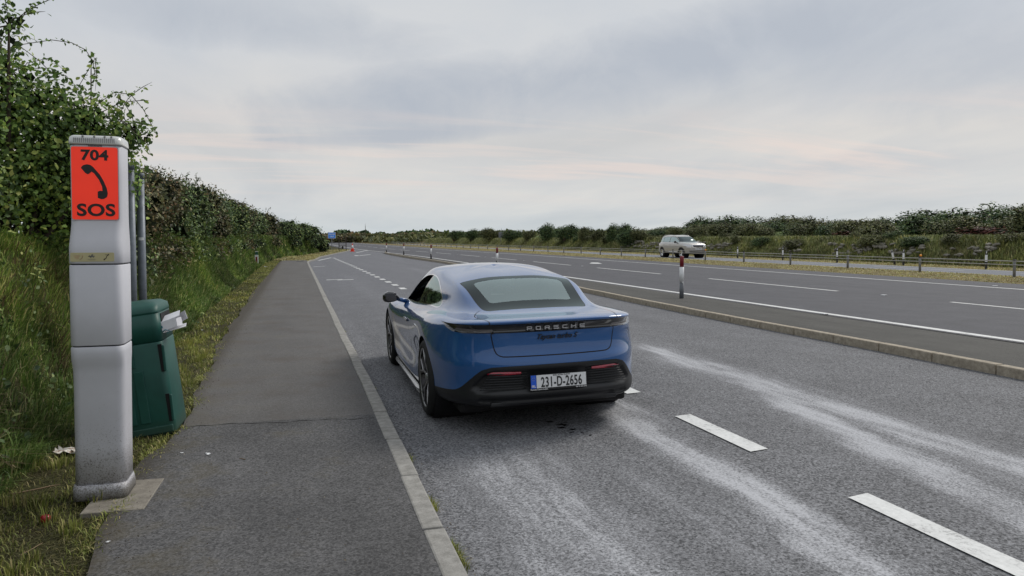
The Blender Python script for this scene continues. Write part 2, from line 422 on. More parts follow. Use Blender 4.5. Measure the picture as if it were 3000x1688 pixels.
def shift(Y):   # the main carriageway eases left far ahead
    Y = np.asarray(Y, float); return -2.0*sstep(60, 125, Y)
YS = [-60, 0, 20, 40, 60, 70, 80, 90, 100, 110, 125, 150, 200, 260, 330, 450]
LB_L = [(-40, .75), (50, .76), (53.5, .95), (57, 1.35), (65, 1.95), (75, 3.3), (85, 4.7), (95, 6.15), (105, 7.3), (112, 8.2)]
def roadz(X, Y):      # crossfall of the lay-by: it drains towards the left kerb
    return .024*np.clip(np.asarray(X, float)-1.1, -.3, 2.0)*(1-sstep(42, 62, np.asarray(Y, float)))
def crossfall_sheet(name, left, right, mat):
    ys = np.unique(np.concatenate([[p[0] for p in left], [p[0] for p in right], np.arange(40, 64, 2.)]))
    ys = ys[(ys >= left[0][0]) & (ys <= left[-1][0])]
    xl = np.interp(ys, [p[0] for p in left], [p[1] for p in left]); xr = np.interp(ys, [p[0] for p in right], [p[1] for p in right])
    t = np.array([0, .04, .1, .2, .27, .4, .6, .8, 1.]); X = xl[:, None]+(xr-xl)[:, None]*t[None]; Y = np.repeat(ys[:, None], len(t), 1)
    Vv = np.stack([X, Y, roadz(X, Y)], -1).reshape(-1, 3); n = len(t)
    i = np.arange(len(ys)-1)[:, None]*n+np.arange(n-1)[None]
    return tag(link_mesh(name, np_mesh(name, Vv, np.stack([i, i+1, i+n+1, i+n], -1).reshape(-1, 4), True), mat), kind='structure')
crossfall_sheet('layby_road', LB_L, [(-40, 8.4), (20, 8.6), (46, 9.3), (63, 9.2), (80, 9.3), (112, 10.0)], M['layby'])
sheet('main_road', [(y, 10.2+shift(y)-.9*(y > 100)) for y in YS], [(y, 24.7+shift(y)) for y in YS], .004, M['road'])
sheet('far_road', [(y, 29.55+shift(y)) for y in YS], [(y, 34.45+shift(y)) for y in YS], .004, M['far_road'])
PZ = .08
sheet('pavement', [(-4, -.93), (2, -.95), (3.7, -.97), (4.5, -1.02), (5.6, -1.02), (6.5, -.92), (8, -.96), (12, -1.12), (26, -1.2), (52, -1.05), (54.5, -.9)],
      [(-40, .64), (50, .66), (54.5, .75)], PZ, M['pave'], .05)
ISL = [(-30, 7.55), (8.9, 7.80), (11.6, 7.78), (16, 7.9), (20, 8.08), (30, 8.55), (46, 9.0), (63, 8.85), (75, 8.95), (81, 9.2), (84, 9.7)]
isl_ = sheet('traffic_island', [(y, x+.11) for y, x in ISL[:-1]]+[(84, 9.75)], [(-30, 10.62), (60, 10.62), (75, 10.35), (84, 9.95)], .156, M['island'])
for v_ in isl_.data.vertices:
    if v_.co.x > 9.9 or v_.co.y > 76: v_.co.z = .012

def pt_on(poly, s):   # poly [(y,x)] param by arc length
    P = [Vector((x, y)) for y, x in poly]
    acc = 0
    for a, b in zip(P, P[1:]):
        l = (b-a).length
        if acc+l >= s: return a+(b-a)*((s-acc)/l), (b-a).normalized()
        acc += l
    return P[-1], (P[-1]-P[-2]).normalized()
def kerb_run(name, poly, w, h, mat, step=.915, side=1, z0=-.08, gap=.008):
    tot = sum((Vector(a)-Vector(b)).length for a, b in zip(poly, poly[1:]))
    mb = MB(); s = 0; k = 0
    rr = random.Random(3)
    while s < tot-.05:
        a, _ = pt_on(poly, s+gap); b, _ = pt_on(poly, min(tot, s+step-gap)); d = (b-a).normalized(); nrm = Vector((d.y, -d.x))*side
        dz = rr.uniform(-.003, .003); off = rr.uniform(-.004, .004)
        pts = [a+nrm*off, b+nrm*off, b+nrm*(w+off), a+nrm*(w+off)]
        n0 = len(mb.bm.faces)
        A = [mb.bm.verts.new((p.x, p.y, z0)) for p in pts]; B = [mb.bm.verts.new((p.x, p.y, h+dz)) for p in pts]
        for i in range(4): mb.bm.faces.new([A[i], A[(i+1) % 4], B[(i+1) % 4], B[i]])
        mb.bm.faces.new(B)
        s += step; k += 1
    return tag(mb.build(name, mat, bevel=.012), kind='structure')
kerb_run('kerb', [(2, .738), (3.3, .742), (5.2, .756), (8, .775), (12, .765), (50, .77), (52.5, .86), (54, 1.0), (57, 1.40), (65, 2.0), (75, 3.35), (85, 4.75), (95, 6.2), (105, 7.35), (112, 8.2)], -.118, PZ+.006, M['kerb'])
kerb_run('island_kerb', [(2, 7.66)]+[p for p in ISL if p[0] > 2], .125, .165, M['kerb2'])
# joint where newer tarmac meets old, wandering across the pavement
jx = np.linspace(-.93, .63, 60); jy = 6.52+.10*(jx+.93)*-.9+.018*np.sin(jx*9)+.012*np.sin(jx*23+1)
jw = .006+.004*np.sin(jx*31)
Vj = np.concatenate([np.stack([jx, jy-jw, np.full_like(jx, PZ+.002)], -1), np.stack([jx, jy+jw, np.full_like(jx, PZ+.002)], -1)]); ij = np.arange(59)
tag(link_mesh('pavement_joint', np_mesh('pavement_joint', Vj, np.stack([ij, ij+1, ij+61, ij+60], -1)), simple('joint tar', (.016, .015, .014), .9)), kind='structure')
sheet('channel_strip', [(-20, 10.62), (84, 10.3)], [(-20, 10.86), (84, 10.86-.8)], .009, M['far_road'])
# seam across the pavement (patched tarmac)
sheet('pavement_patch', [(51, -.0), (53, .0)], [(51, .45), (53, .45)], PZ+.004, M['island'])

# ------------------------------------------------------------------ road markings
def quad_sheet(name, quads, z, mat=None, kind='structure'):
    V = []; F = []
    for q in quads:
        i = len(V); V += [(x, y, z+float(roadz(x, y))*(x < 7)) for x, y in q]; F.append((i, i+1, i+2, i+3))
    return tag(link_mesh(name, np_mesh(name, V, F), mat or M['paint']), kind=kind)
def long_line(name, x, w, y0, y1, z=.008, sh=True):
    ys = np.concatenate([np.arange(y0, min(y1, 120), 2.0), np.arange(120, y1, 15.0)]) if y1 > 120 else np.arange(y0, y1+.1, 2.0)
    q = []
    wob = lambda y: .012*math.sin(y*1.7)+.008*math.sin(y*4.1)
    for a, b in zip(ys, ys[1:]):
        sa, sb = (shift(a), shift(b)) if sh else (0, 0)
        q.append(((x-w/2+sa+wob(a), a), (x+w/2+sa, a), (x+w/2+sb, b), (x-w/2+sb+wob(b), b)))
    return quad_sheet(name, q, z)
long_line('edge_line', 10.95, .20, -20, 300)
long_line('edge_line', 22.15, .17, -20, 300)
long_line('edge_line', 34.1, .15, -20, 300)
long_line('edge_line', 30.05, .10, 26, 120)
for y in np.arange(7.45-11.5, 190, 11.5):          # lane dashes of the main road
    quad_sheet('lane_dash', [((15.93+shift(y), y), (16.08+shift(y), y), (16.08+shift(y+7.4), y+7.4), (15.93+shift(y+7.4), y+7.4))], .008)
for y in np.arange(20, 130, 9.0):
    quad_sheet('lane_dash', [((32.0+shift(y), y), (32.12+shift(y), y), (32.12+shift(y+6), y+6), (32.0+shift(y+6), y+6))], .008)
for y0, y1 in ((1.5, 3.80), (4.82, 6.0), (7.0, 9.2), (10.2, 12.4), (13.4, 15.6), (16.6, 18.8), (19.8, 21.9)):
    y0 *= .97; y1 *= .97
    quad_sheet('dash_marking', [((3.20, y0), (3.37, y0+.03), (3.37, y1+.02), (3.20, y1-.01))], .004)
dots_y = np.linspace(22.9, 63.0, 23)
for i, y in enumerate(dots_y):
    x = 3.11-.2*(y-23)/40
    quad_sheet('dash_marking', [((x, y), (x+.2, y), (x+.2, y+.72), (x, y+.72))], .004)
quad_sheet('edge_line', [((1.5, 56.5), (1.66, 56.5), (2.9, 64.3), (2.75, 64.3))], .004)
quad_sheet('edge_line', [((6.5, 86), (6.62, 86), (9.45, 104.0), (9.3, 104.0))], .006)
quad_sheet('arrow_marking', [((5.3, 70.4), (5.75, 71.0), (5.75, 72.0), (5.35, 72.4)), ((5.7, 71.6), (5.82, 71.2), (7.35, 76.3), (7.2, 76.6))], .004)
quad_sheet('arrow_marking', [((9.1, 101.0), (9.6, 101.8), (9.6, 102.8), (9.3, 103.5))], .012)
quad_sheet('arrow_marking', [((18.30, 44.6), (18.9, 43.9), (19.5, 46.0), (19.15, 46.3))], .008)
for x, y in ((.95, 44), (1.1, 29.6), (1.5, 29.2)):
    quad_sheet('worn_marking', [((x, y), (x+.65, y+.05), (x+.62, y+.28), (x+.05, y+.25))], .004)
# oil drips behind the car
m_oil = simple('oil drip', (.006, .006, .007), .25)
rr = random.Random(5); V = []; F = []
for cx, cy, r in ((2.10, 6.02, .026), (2.16, 5.90, .034), (2.13, 5.80, .030), (2.20, 5.72, .022), (2.16, 5.64, .018), (2.24, 5.60, .013), (2.22, 5.95, .014), (2.27, 5.50, .012), (2.19, 5.86, .02)):
    i = len(V); V.append((cx, cy, .004+float(roadz(cx, cy))))
    for k in range(10):
        a = 2*PI*k/10; q = r*rr.uniform(.55, 1.1); V.append((cx+q*1.5*math.cos(a), cy+q*.9*math.sin(a), .005+float(roadz(cx, cy))))
    for k in range(10): F.append((i, i+1+k, i+1+(k+1) % 10))
tag(link_mesh('oil_stain', np_mesh('oil_stain', V, F), m_oil), kind='structure')

# ------------------------------------------------------------------ vegetation builders
def blades(name, P, h, w, mat, lean=.5, parent=None, up=None, th=None):
    """P (n,3) bases, h,w arrays or numbers; curved blades of three triangles"""
    n = len(P); th = rng.uniform(0, 2*PI, n) if th is None else th; h = np.broadcast_to(h, n)*rng.uniform(.55, 1.25, n); w = np.broadcast_to(w, n)*rng.uniform(.7, 1.3, n)
    ln = rng.uniform(.15, 1, n)*lean
    d = np.stack([np.cos(th), np.sin(th), np.zeros(n)], -1); s = np.stack([-np.sin(th+rng.normal(0, .6, n)), np.cos(th), np.zeros(n)], -1)
    upv = np.array([0, 0, 1.]) if up is None else up
    mid = P+d*(ln*h*.35)[:, None]+upv*(h*.6)[:, None]
    tip = P+d*(ln*h*1.0)[:, None]+upv*(h*(1-.35*ln))[:, None]
    sw = s*(w/2)[:, None]
    Vv = np.stack([P-sw, P+sw, mid-sw*.75, mid+sw*.75, tip], 1).reshape(-1, 3)
    b = (np.arange(n)*5)[:, None, None]
    Ff = (b+np.array([[0, 1, 3], [0, 3, 2], [2, 3, 4]])[None]).reshape(-1, 3)
    return np_mesh(name, Vv, Ff)

def leaf_geo(P, size, aspect=.6, outward=None, droop=0):
    n = len(P); size = np.broadcast_to(size, n)*rng.uniform(.6, 1.35, n)
    a = rng.normal(0, 1, (n, 3)); a[:, 2] -= droop
    a /= np.linalg.norm(a, axis=1)[:, None]
    nr = rng.normal(0, 1, (n, 3)); nr[:, 2] += .9
    if outward is not None: nr += outward*1.2
    s = np.cross(a, nr); s /= np.linalg.norm(s, axis=1)[:, None]+1e-9
    nn = np.cross(s, a)
    tip = P+a*size[:, None]; mid = P+a*(size*.45)[:, None]
    sw = s*(size*aspect*.5)[:, None]; fold = nn*(size*.12)[:, None]
    Vv = np.stack([P, mid-sw+fold, tip, mid+sw+fold], 1).reshape(-1, 3)
    b = (np.arange(n)*4)[:, None, None]
    Ff = (b+np.array([[0, 1, 2], [0, 2, 3]])[None]).reshape(-1, 3)
    return Vv, Ff

def leaf_oval(P, size, aspect=.6, outward=None, droop=0):
    n = len(P); size = np.broadcast_to(size, n)*rng.uniform(.6, 1.35, n)
    a = rng.normal(0, 1, (n, 3)); a[:, 2] -= droop
    a /= np.linalg.norm(a, axis=1)[:, None]
    nr = rng.normal(0, 1, (n, 3)); nr[:, 2] += .9
    if outward is not None: nr += outward*1.2
    s = np.cross(a, nr); s /= np.linalg.norm(s, axis=1)[:, None]+1e-9
    nn = np.cross(s, a); w = size*aspect*.5
    q = lambda t, k, f: P+a*(size*t)[:, None]+s*(w*k)[:, None]+nn*(size*f)[:, None]
    Vv = np.stack([P, q(.28, -.85, .07), q(.62, -.9, .05), q(1, 0, -.08), q(.62, .9, .05), q(.28, .85, .07), q(.45, 0, -.03)], 1).reshape(-1, 3)
    b = (np.arange(n)*7)[:, None, None]
    Ff = (b+np.array([[6, 0, 1], [6, 1, 2], [6, 2, 3], [6, 3, 4], [6, 4, 5], [6, 5, 0]])[None]).reshape(-1, 3)
    return Vv, Ff

def lobes_points(lobes, n, shell=.55):
    L_ = np.array(lobes); r = L_[:, 3:]; vol = np.prod(r, 1)**(2/3.)
    k = rng.choice(len(L_), n, p=vol/vol.sum())
    u = rng.normal(0, 1, (n, 3)); u /= np.linalg.norm(u, axis=1)[:, None]
    rad = rng.uniform(shell**3, 1.12**3, n)**(1/3.)
    # ragged surface
    rad *= 1+.13*np.sin(u[:, 0]*9+k)*np.cos(u[:, 1]*8+u[:, 2]*7+k*2)
    return L_[k, :3]+u*rad[:, None]*L_[k, 3:], u

def merge(parts):
    Vs, Fs, off = [], [], 0
    for v, f in parts:
        Vs.append(v); Fs.append(f+off); off += len(v)
    return np.concatenate(Vs), np.concatenate(Fs)

def crown_mesh(name, lobes, n, size, ncore=0, core=.15, sprays=0, spray_len=.5, aspect=.6, canes=None, shell=.55, oval=False):
    """leaf crown; faces of material 1 are the dark inner shade leaves. returns mesh, list of spray polylines"""
    P, u = lobes_points(lobes, n, shell)
    lg = leaf_oval if oval else leaf_geo
    parts = [lg(P, size, aspect, u)]
    lines = []
    Lb = np.array(lobes)
    zt = Lb[:, 2].max()
    for i in range(sprays):
        k = rng.integers(len(Lb))
        th = rng.uniform(0, 2*PI); el = rng.uniform(.5, 1.5)
        d = np.array([math.cos(th)*math.cos(el), math.sin(th)*math.cos(el), math.sin(el)])
        p0 = Lb[k, :3]+d*Lb[k, 3:]*.8
        ln = spray_len*rng.uniform(.4, 1.2); pts = []
        bend = rng.normal(0, .35, 3); bend[2] = -rng.uniform(0, .5)
        for t in np.linspace(0, 1, 7): pts.append(p0+d*ln*t+bend*ln*t*t)
        lines.append(pts)
    for c in (canes or []): lines.append([np.array(p) for p in c])
    for pts in lines:
        pts = np.array(pts); seg = np.linalg.norm(np.diff(pts, axis=0), axis=1).sum()
        m = max(5, int(seg/size*2.1)); t = rng.uniform(0.05, 1, m)*(len(pts)-1); i = np.minimum(t.astype(int), len(pts)-2); fr = (t-i)[:, None]
        Q = pts[i]*(1-fr)+pts[i+1]*fr+rng.normal(0, size*.25, (m, 3))
        parts.append(lg(Q, size*.85, aspect, None, .6))
    Vv, Ff = merge(parts); nl = len(Ff)
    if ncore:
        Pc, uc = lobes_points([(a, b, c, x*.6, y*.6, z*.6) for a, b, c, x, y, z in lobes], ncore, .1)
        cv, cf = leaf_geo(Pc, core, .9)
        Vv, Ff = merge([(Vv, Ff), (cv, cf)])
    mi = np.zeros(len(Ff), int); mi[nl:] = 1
    return np_mesh(name, Vv, Ff, midx=mi), lines

def stems_obj(parent, base, lobes, lines, thick=.03, n=6, name='trunk'):
    """branches growing from one root; sprays fork off the nearest branch tip, all one connected mesh"""
    mb = MB(); b = Vector(base); tips = []; root_v = None
    def hook(i0, near):
        mb.bm.verts.ensure_lookup_table()
        if near is not None: mb.bm.faces.new([mb.bm.verts[i0], mb.bm.verts[i0+1], mb.bm.verts[near]])
    for i in range(min(n, len(lobes))):
        lb = lobes[i*len(lobes)//n]
        e = Vector(lb[:3]); s = b+Vector((random.uniform(-.06, .06), random.uniform(-.06, .06), 0))
        mid = s.lerp(e, .5)+Vector((random.uniform(-.12, .12), random.uniform(-.12, .12), .1))
        i0 = len(mb.bm.verts)
        mb.tube([s, s.lerp(mid, .5), mid, mid.lerp(e, .6), e], [thick, thick*.85, thick*.7, thick*.5, thick*.25], 6)
        hook(i0, root_v); root_v = i0 if root_v is None else root_v
        tips.append((e, len(mb.bm.verts)-1))
    for pts in lines:
        p0 = Vector(pts[0]); e, near = min(tips, key=lambda t: (t[0]-p0).length)
        i0 = len(mb.bm.verts)
        P_ = [e, e.lerp(p0, .5)+Vector((0, 0, .03))]+[Vector(p) for p in pts]
        r_ = max(.0022, thick*.12)
        mb.tube(P_, [thick*.22, thick*.2]+[r_]*(len(pts)-1)+[.0012], 4, False)
        hook(i0, near)
    return mb.build(name, M['bark'], parent)

def bush(name, label, cat, loc, lobes, nleaf, size, mat, ncore=0, core=.15, sprays=0, slen=.5, thick=.03, group=None, canes=None, aspect=.6, nst=6, part='foliage', shell=.55, oval=False):
    t = thing(name, label, cat, loc, 0, group)
    me, lines = crown_mesh(part, lobes, nleaf, size, ncore, core, sprays, slen, aspect, canes, shell, oval)
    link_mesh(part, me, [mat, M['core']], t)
    stems_obj(t, (0, 0, -.25), lobes, lines, thick, nst, 'stem')
    return t

def rand_lobes(w, d, h, n, z0=0.0, r=(.35, .6), seed=0):
    q = random.Random(seed); out = []
    for i in range(n):
        a = q.uniform(0, 2*PI); rr_ = math.sqrt(q.random())*.62
        x = w/2*rr_*math.cos(a); y = d/2*rr_*math.sin(a)
        z = z0+h*(.22+.56*(i+.5)/n*(1-.35*rr_))
        k = q.uniform(*r)
        out.append((x, y, z, w/2*k, d/2*k, h*k*.52))
    return out

# --- near bramble behind the phone
NB = [(-2.80, 8.75, 3.80, .16), (-2.95, 9.04, 3.40, .26), (-3.25, 8.9, 3.45, .30), (-2.82, 9.21, 3.05, .42), (-2.51, 9.33, 3.0, .38), (-2.23, 9.45, 2.95, .30), (-1.97, 9.58, 2.85, .25), (-1.77, 9.52, 2.83, .17), (-2.69, 9.36, 2.51, .62), (-3.08, 9.27, 2.4, .6), (-2.24, 9.65, 2.42, .5), (-2.58, 9.6, 1.98, .5), (-2.96, 9.4, 1.9, .45), (-3.4, 8.6, 3.0, .7), (-3.5, 8.9, 2.2, .7), (-2.35, 10.0, 2.1, .5)]
CANES = [[(-3.2, 9.0, 3.5), (-3.0, 8.95, 3.85), (-2.85, 8.9, 4.1), (-2.75, 8.85, 4.25)], [(-3.1, 9.1, 3.3), (-2.9, 9.0, 3.6), (-2.72, 8.95, 3.75), (-2.6, 8.9, 3.7)], [(-3.0, 9.2, 3.2), (-2.75, 9.1, 3.5), (-2.5, 9.0, 3.55), (-2.35, 9.0, 3.4)], [(-3.3, 9.0, 3.6), (-3.1, 8.9, 3.9), (-2.95, 8.8, 4.0)], [(-3.14, 9.53, 3.61), (-2.89, 9.46, 3.78), (-2.59, 9.38, 3.83), (-2.38, 9.32, 3.8), (-2.23, 9.27, 3.72), (-2.15, 9.24, 3.59), (-2.13, 9.23, 3.43), (-2.16, 9.24, 3.32)],
 [(-2.97, 9.49, 3.79), (-2.74, 9.42, 3.61), (-2.61, 9.37, 3.48), (-2.44, 9.32, 3.43), (-2.3, 9.27, 3.28)],
 [(-2.09, 9.21, 3.13), (-1.92, 9.16, 3.25), (-1.75, 9.11, 3.22), (-1.62, 9.07, 3.06), (-1.54, 9.04, 2.9), (-1.49, 9.02, 2.79)],
 [(-2.17, 9.25, 3.7), (-2.13, 9.24, 3.61), (-2.11, 9.22, 3.43), (-2.13, 9.22, 3.26)],
 [(-3.14, 9.54, 3.88), (-2.97, 9.5, 4.01), (-2.84, 9.46, 4.16), (-2.76, 9.44, 4.25)],
 [(-1.88, 9.14, 2.95), (-1.71, 9.09, 2.79), (-1.58, 9.05, 2.68), (-1.55, 9.03, 2.57)],
 [(-2.3, 9.27, 3.13), (-2.15, 9.23, 3.24), (-2.04, 9.2, 3.17)]]
b0 = (-3.0, 9.3, 1.45)
loc_l = [(x-b0[0], y-b0[1], z-b0[2], r*1.05, r*1.05, r) for x, y, z, r in NB]
loc_c = [[(x-b0[0], y-b0[1], z-b0[2]) for x, y, z in c] for c in CANES]
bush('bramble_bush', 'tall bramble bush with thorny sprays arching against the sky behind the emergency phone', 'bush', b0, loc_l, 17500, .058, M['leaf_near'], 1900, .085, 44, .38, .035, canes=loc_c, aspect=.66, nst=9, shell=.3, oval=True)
b1 = (-3.3, 5.6, 1.5)
bush('hawthorn_bush', 'dark overgrown hawthorn bush on top of the bank at the left picture edge', 'bush', b1, [(0, -.3, .65, .62, .8, .5), (.1, .5, .7, .62, .8, .55), (-.1, 1.5, .75, .7, .9, .62), (0, 2.3, .6, .8, .8, .6), (-.3, -1.3, .8, .7, .8, .7)], 7500, .062, M['leaf_hedge'], 1800, .10, 10, .4, .03)

# --- hedge along the left bank
HEDGE = [  # x, y, width across, length along, height above bank
 (-3.15, 11.6, 1.9, 2.6, 1.75, 0), (-3.35, 14.0, 2.0, 3.4, 1.75, 1), (-3.45, 17.0, 2.1, 3.8, 1.95, 1), (-3.5, 20.4, 2.1, 4.0, 2.2, 0), (-3.5, 24.0, 2.1, 4.2, 2.35, 0),
 (-3.5, 28.0, 2.2, 4.8, 2.3, 1), (-3.5, 32.5, 2.2, 5.4, 2.4, 0), (-3.5, 37.5, 2.3, 6.0, 2.6, 0), (-3.5, 43.0, 2.4, 6.6, 2.7, 1), (-3.5, 49.5, 2.5, 7.6, 2.8, 0),
 (-3.4, 57.5, 2.8, 9.0, 2.7, 0), (-2.7, 66.0, 3.4, 9.5, 2.5, 1), (-1.0, 74.5, 3.4, 9.0, 2.1, 0), (.75, 84.0, 4.0, 9.0, 2.2, 0), (2.4, 93.0, 2.6, 7.0, 1.55, 0)]
ORD = ['first', 'second', 'third', 'fourth', 'fifth', 'sixth', 'seventh', 'eighth', 'ninth', 'tenth', 'eleventh', 'twelfth', 'thirteenth', 'fourteenth', 'fifteenth', 'sixteenth', 'seventeenth', 'eighteenth', 'nineteenth', 'twentieth', 'twenty-first', 'twenty-second', 'twenty-third', 'twenty-fourth', 'twenty-fifth', 'twenty-sixth', 'twenty-seventh', 'twenty-eighth', 'twenty-ninth', 'thirtieth', 'thirty-first', 'thirty-second']
for i, (x, y, w, ln, h, warm) in enumerate(HEDGE):
    n = int(11000 if y < 30 else 7500 if y < 60 else 5000)
    sz = .062+.0011*y
    lb = rand_lobes(w*1.15, ln*1.25, h*1.0, 13, -.2, (.36, .56), seed=20+i)
    for k_ in range(5): lb.append((w*.30, ln*(-.42+.21*k_), -.30-.12*(k_ % 2), .50, ln*.15, .36))
    if i == len(HEDGE)-1: lab = 'last low rounded bush of the left hedge, just before the blue sign'
    elif i == len(HEDGE)-2: lab = 'domed dark bush rising above the far end of the left hedge'
    else: lab = ('leafy hedge bush with reddish brown tips' if warm else 'dense dark green hedge bush')+' on the left bank, '+ORD[i]+' past the poles'
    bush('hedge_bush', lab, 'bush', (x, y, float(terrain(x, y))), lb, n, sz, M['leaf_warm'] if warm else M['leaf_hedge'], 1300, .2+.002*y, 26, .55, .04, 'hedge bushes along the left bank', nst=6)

# --- bank grass (left) as stuff
def scatter(n, x0, x1, y0, y1, power=1.0):
    y = y0+(y1-y0)*rng.random(n)**power
    x = x0+(x1-x0)*rng.random(n)
    return x, y
def clumpy(x, y, s, thr):
    v = np.sin(x*s*2.9+1.1+2*np.sin(y*s*.7))*np.cos(y*s*1.9+1.5*np.sin(x*s*1.3))+np.sin((x*1.7-y)*s*1.1+2)*.5+rng.normal(0, .6, len(x))
    return v > thr
parts = []
def add_grass(name, label, specs, mat):
    Vs = []
    for (n, x0, x1, y0, y1, pw, h, w, lean, thr, s) in specs:
        x, y = scatter(n, x0, x1, y0, y1, pw)
        k = clumpy(x, y, s, thr); x, y = x[k], y[k]
        z = terrain(x, y)-.01
        me = blades('t', np.stack([x, y, z], -1), h, w, None, lean)
        c = np.empty(len(me.vertices)*3, np.float32); me.vertices.foreach_get('co', c)
        f = np.empty(len(me.loops), np.int32); me.loops.foreach_get('vertex_index', f)
        Vs.append((c.reshape(-1, 3), f.reshape(-1, 3))); bpy.data.meshes.remove(me)
    v, f = merge(Vs)
    return tag(link_mesh(name, np_mesh(name, v, f), mat), label, 'grass', kind='stuff')
def tufts(name, label, ncl, per, x0, x1, y0, y1, pw, rad, h, w, lean, mat, bias):
    cy = y0+(y1-y0)*rng.random(ncl)**pw; cx = x0+(x1-x0)*rng.random(ncl)
    k = np.repeat(np.arange(ncl), per); a = rng.uniform(0, 2*PI, len(k)); r = rad*np.sqrt(rng.random(len(k)))
    sc_ = rng.uniform(.6, 1.4, ncl)[k]
    x = cx[k]+r*np.cos(a); y = cy[k]+r*np.sin(a)
    dx = np.cos(a)*r/rad+bias+rng.normal(0, .4, len(k)); dy = np.sin(a)*r/rad+rng.normal(0, .4, len(k))
    me = blades(name, np.stack([x, y, terrain(x, y)-.01], -1), h*sc_, w, None, lean, th=np.arctan2(dy, dx))
    return tag(link_mesh(name, me, mat), label, 'grass', kind='stuff')
tufts('grass_tufts', 'drooping tufts of long grass on the steep bank left of the phone', 1100, 42, -3.0, -1.78, 2.8, 14, 1.2, .10, .165, .0085, 1.2, M['grass_bank'], .3)
tufts('bright_tufts', 'upright bright yellow green grass tufts along the foot of the bank', 150, 34, -1.95, -1.12, 3.2, 13, 1.1, .055, .095, .006, .5, M['grass_low'], .0)
tufts('dead_grass', 'brown dead grass clumps hanging on the near bank', 60, 60, -2.7, -1.9, 4, 14, 1, .13, .20, .007, 1.8, M['dead'], 1.0)
ncl = 170; cy = 3+26*rng.random(ncl)**1.4; cx = rng.uniform(-3.0, -1.8, ncl); kk = np.repeat(np.arange(ncl), 26)
wx = cx[kk]+rng.normal(0, .07, len(kk)); wy = cy[kk]+rng.normal(0, .09, len(kk))
v_, f_ = leaf_oval(np.stack([wx, wy, terrain(wx, wy)+rng.uniform(.03, .16, len(kk))], -1), .05, .7, np.array([[1.0, 0, .6]]))
tag(link_mesh('bank_weeds', np_mesh('bank_weeds', v_, f_), M['leaf_hedge']), 'broad leaved weeds and ivy scattered over the steep left bank', 'weeds', kind='stuff')
add_grass('bank_grass', 'long dark green grass hanging over the steep left bank', [
    (30000, -3.1, -1.72, 2.6, 12, 1.25, .11, .008, 1.5, .0, 3.0), (42000, -3.1, -1.85, 12, 30, 1.1, .26, .016, 1.3, -.8, 2.0), (26000, -3.2, -1.9, 30, 62, 1.0, .34, .034, 1.1, -.9, 1.2)], M['grass_bank'])
add_grass('verge_grass', 'short yellow green grass strip between the pavement and the bank', [
    (30000, -1.95, -.98, 2.6, 12, 1.3, .05, .005, 1.0, -.1, 4.0), (26000, -1.95, -1.12, 12, 55, 1.0, .06, .012, 1.0, -.3, 2.0)], M['grass_low'])
n = 900; yk = rng.choice([3.55, 3.68, 4.35, 5.3, 7.9, 10.6, 13.0], n)+rng.normal(0, .05, n); xk = .765+np.abs(rng.normal(0, .012, n))
tag(link_mesh('kerb_weeds', blades('kerb_weeds', np.stack([xk, yk, np.zeros(n)], -1), .05, .004, None, 1.2), M['grass_low']), 'small weeds growing from the foot of the near kerb', 'weeds', kind='stuff')
n = 5200; ye = 2.8+9*rng.random(n)**1.3; xe = np.interp(ye, [2, 3.7, 4.5, 5.6, 6.5, 8, 12], [-.95, -.97, -1.02, -1.02, -.92, -.96, -1.12])+rng.normal(0, .035, n)+.03*np.sin(ye*7)
ke = np.sin(ye*11)+np.sin(ye*4.3+1)+rng.normal(0, .5, n) > .1
tag(link_mesh('edge_grass', blades('edge_grass', np.stack([xe, ye, np.full(n, .06)], -1)[ke], .045, .005, None, 2.0), M['grass_low']), 'ragged grass creeping over the left edge of the pavement', 'grass', kind='stuff')
n = 2600; yd = 2.8+22*rng.random(n)**1.8; sd_ = rng.random(n); xd = np.where(sd_ < .55, -.98+np.abs(rng.normal(0, .16, n)), np.where(sd_ < .8, .80+np.abs(rng.normal(0, .05, n)), rng.uniform(-.9, .6, n)))
zd = np.where(xd > .78, .004+roadz(xd, yd), PZ+.003)
v_, f_ = leaf_geo(np.stack([xd, yd, zd], -1), .011, .6); v_[:, 2] = np.minimum(v_[:, 2], np.repeat(zd, 4)+.004); v_[:, 2] = np.maximum(v_[:, 2], np.repeat(zd, 4)-.001)
tag(link_mesh('pavement_debris', np_mesh('pavement_debris', v_, f_), foliage('debris', [(0, (.03, .022, .012)), (.5, (.09, .06, .03)), (.85, (.16, .13, .07)), (1, (.40, .38, .33))], trans=0)), 'fine brown leaf litter and grit along the pavement edges', 'leaf litter', kind='stuff')
def wedge():
    n = 16000
    y = rng.uniform(54.6, 112, n); l = toe(y)-.4; r = np.interp(y, [54, 57, 65, 75, 85, 95, 105, 112], [.8, 1.2, 1.8, 3.15, 4.55, 6.0, 7.1, 8.0])
    x = l+(r-l)*rng.random(n)
    me = blades('verge_wedge_grass', np.stack([x, y, terrain(x, y)-.01], -1), .13, .05, None, .9)
    n2 = 14000; y2 = rng.uniform(50, 116, n2); x2 = toe(y2)-1.5*rng.random(n2)+.1
    m2 = blades('rough_bank_grass', np.stack([x2, y2, terrain(x2, y2)-.02], -1), .42, .07, None, .9)
    tag(link_mesh('rough_bank_grass', m2, M['grass_bank']), 'rough green grass on the bank below the far end of the left hedge', 'grass', kind='stuff')
    tag(link_mesh('roadside_grass', me, M['grass_straw']), 'dry straw coloured grass beyond the end of the pavement', 'grass', kind='stuff')
wedge()
x, y = scatter(30000, -1.95, -.96, 2.6, 12, 1.3)   # dark mown clippings lying flat
me = blades('c', np.stack([x, y, terrain(x, y)+.004], -1), rng.uniform(.008, .016, len(x)), .0045, None, 9.0)
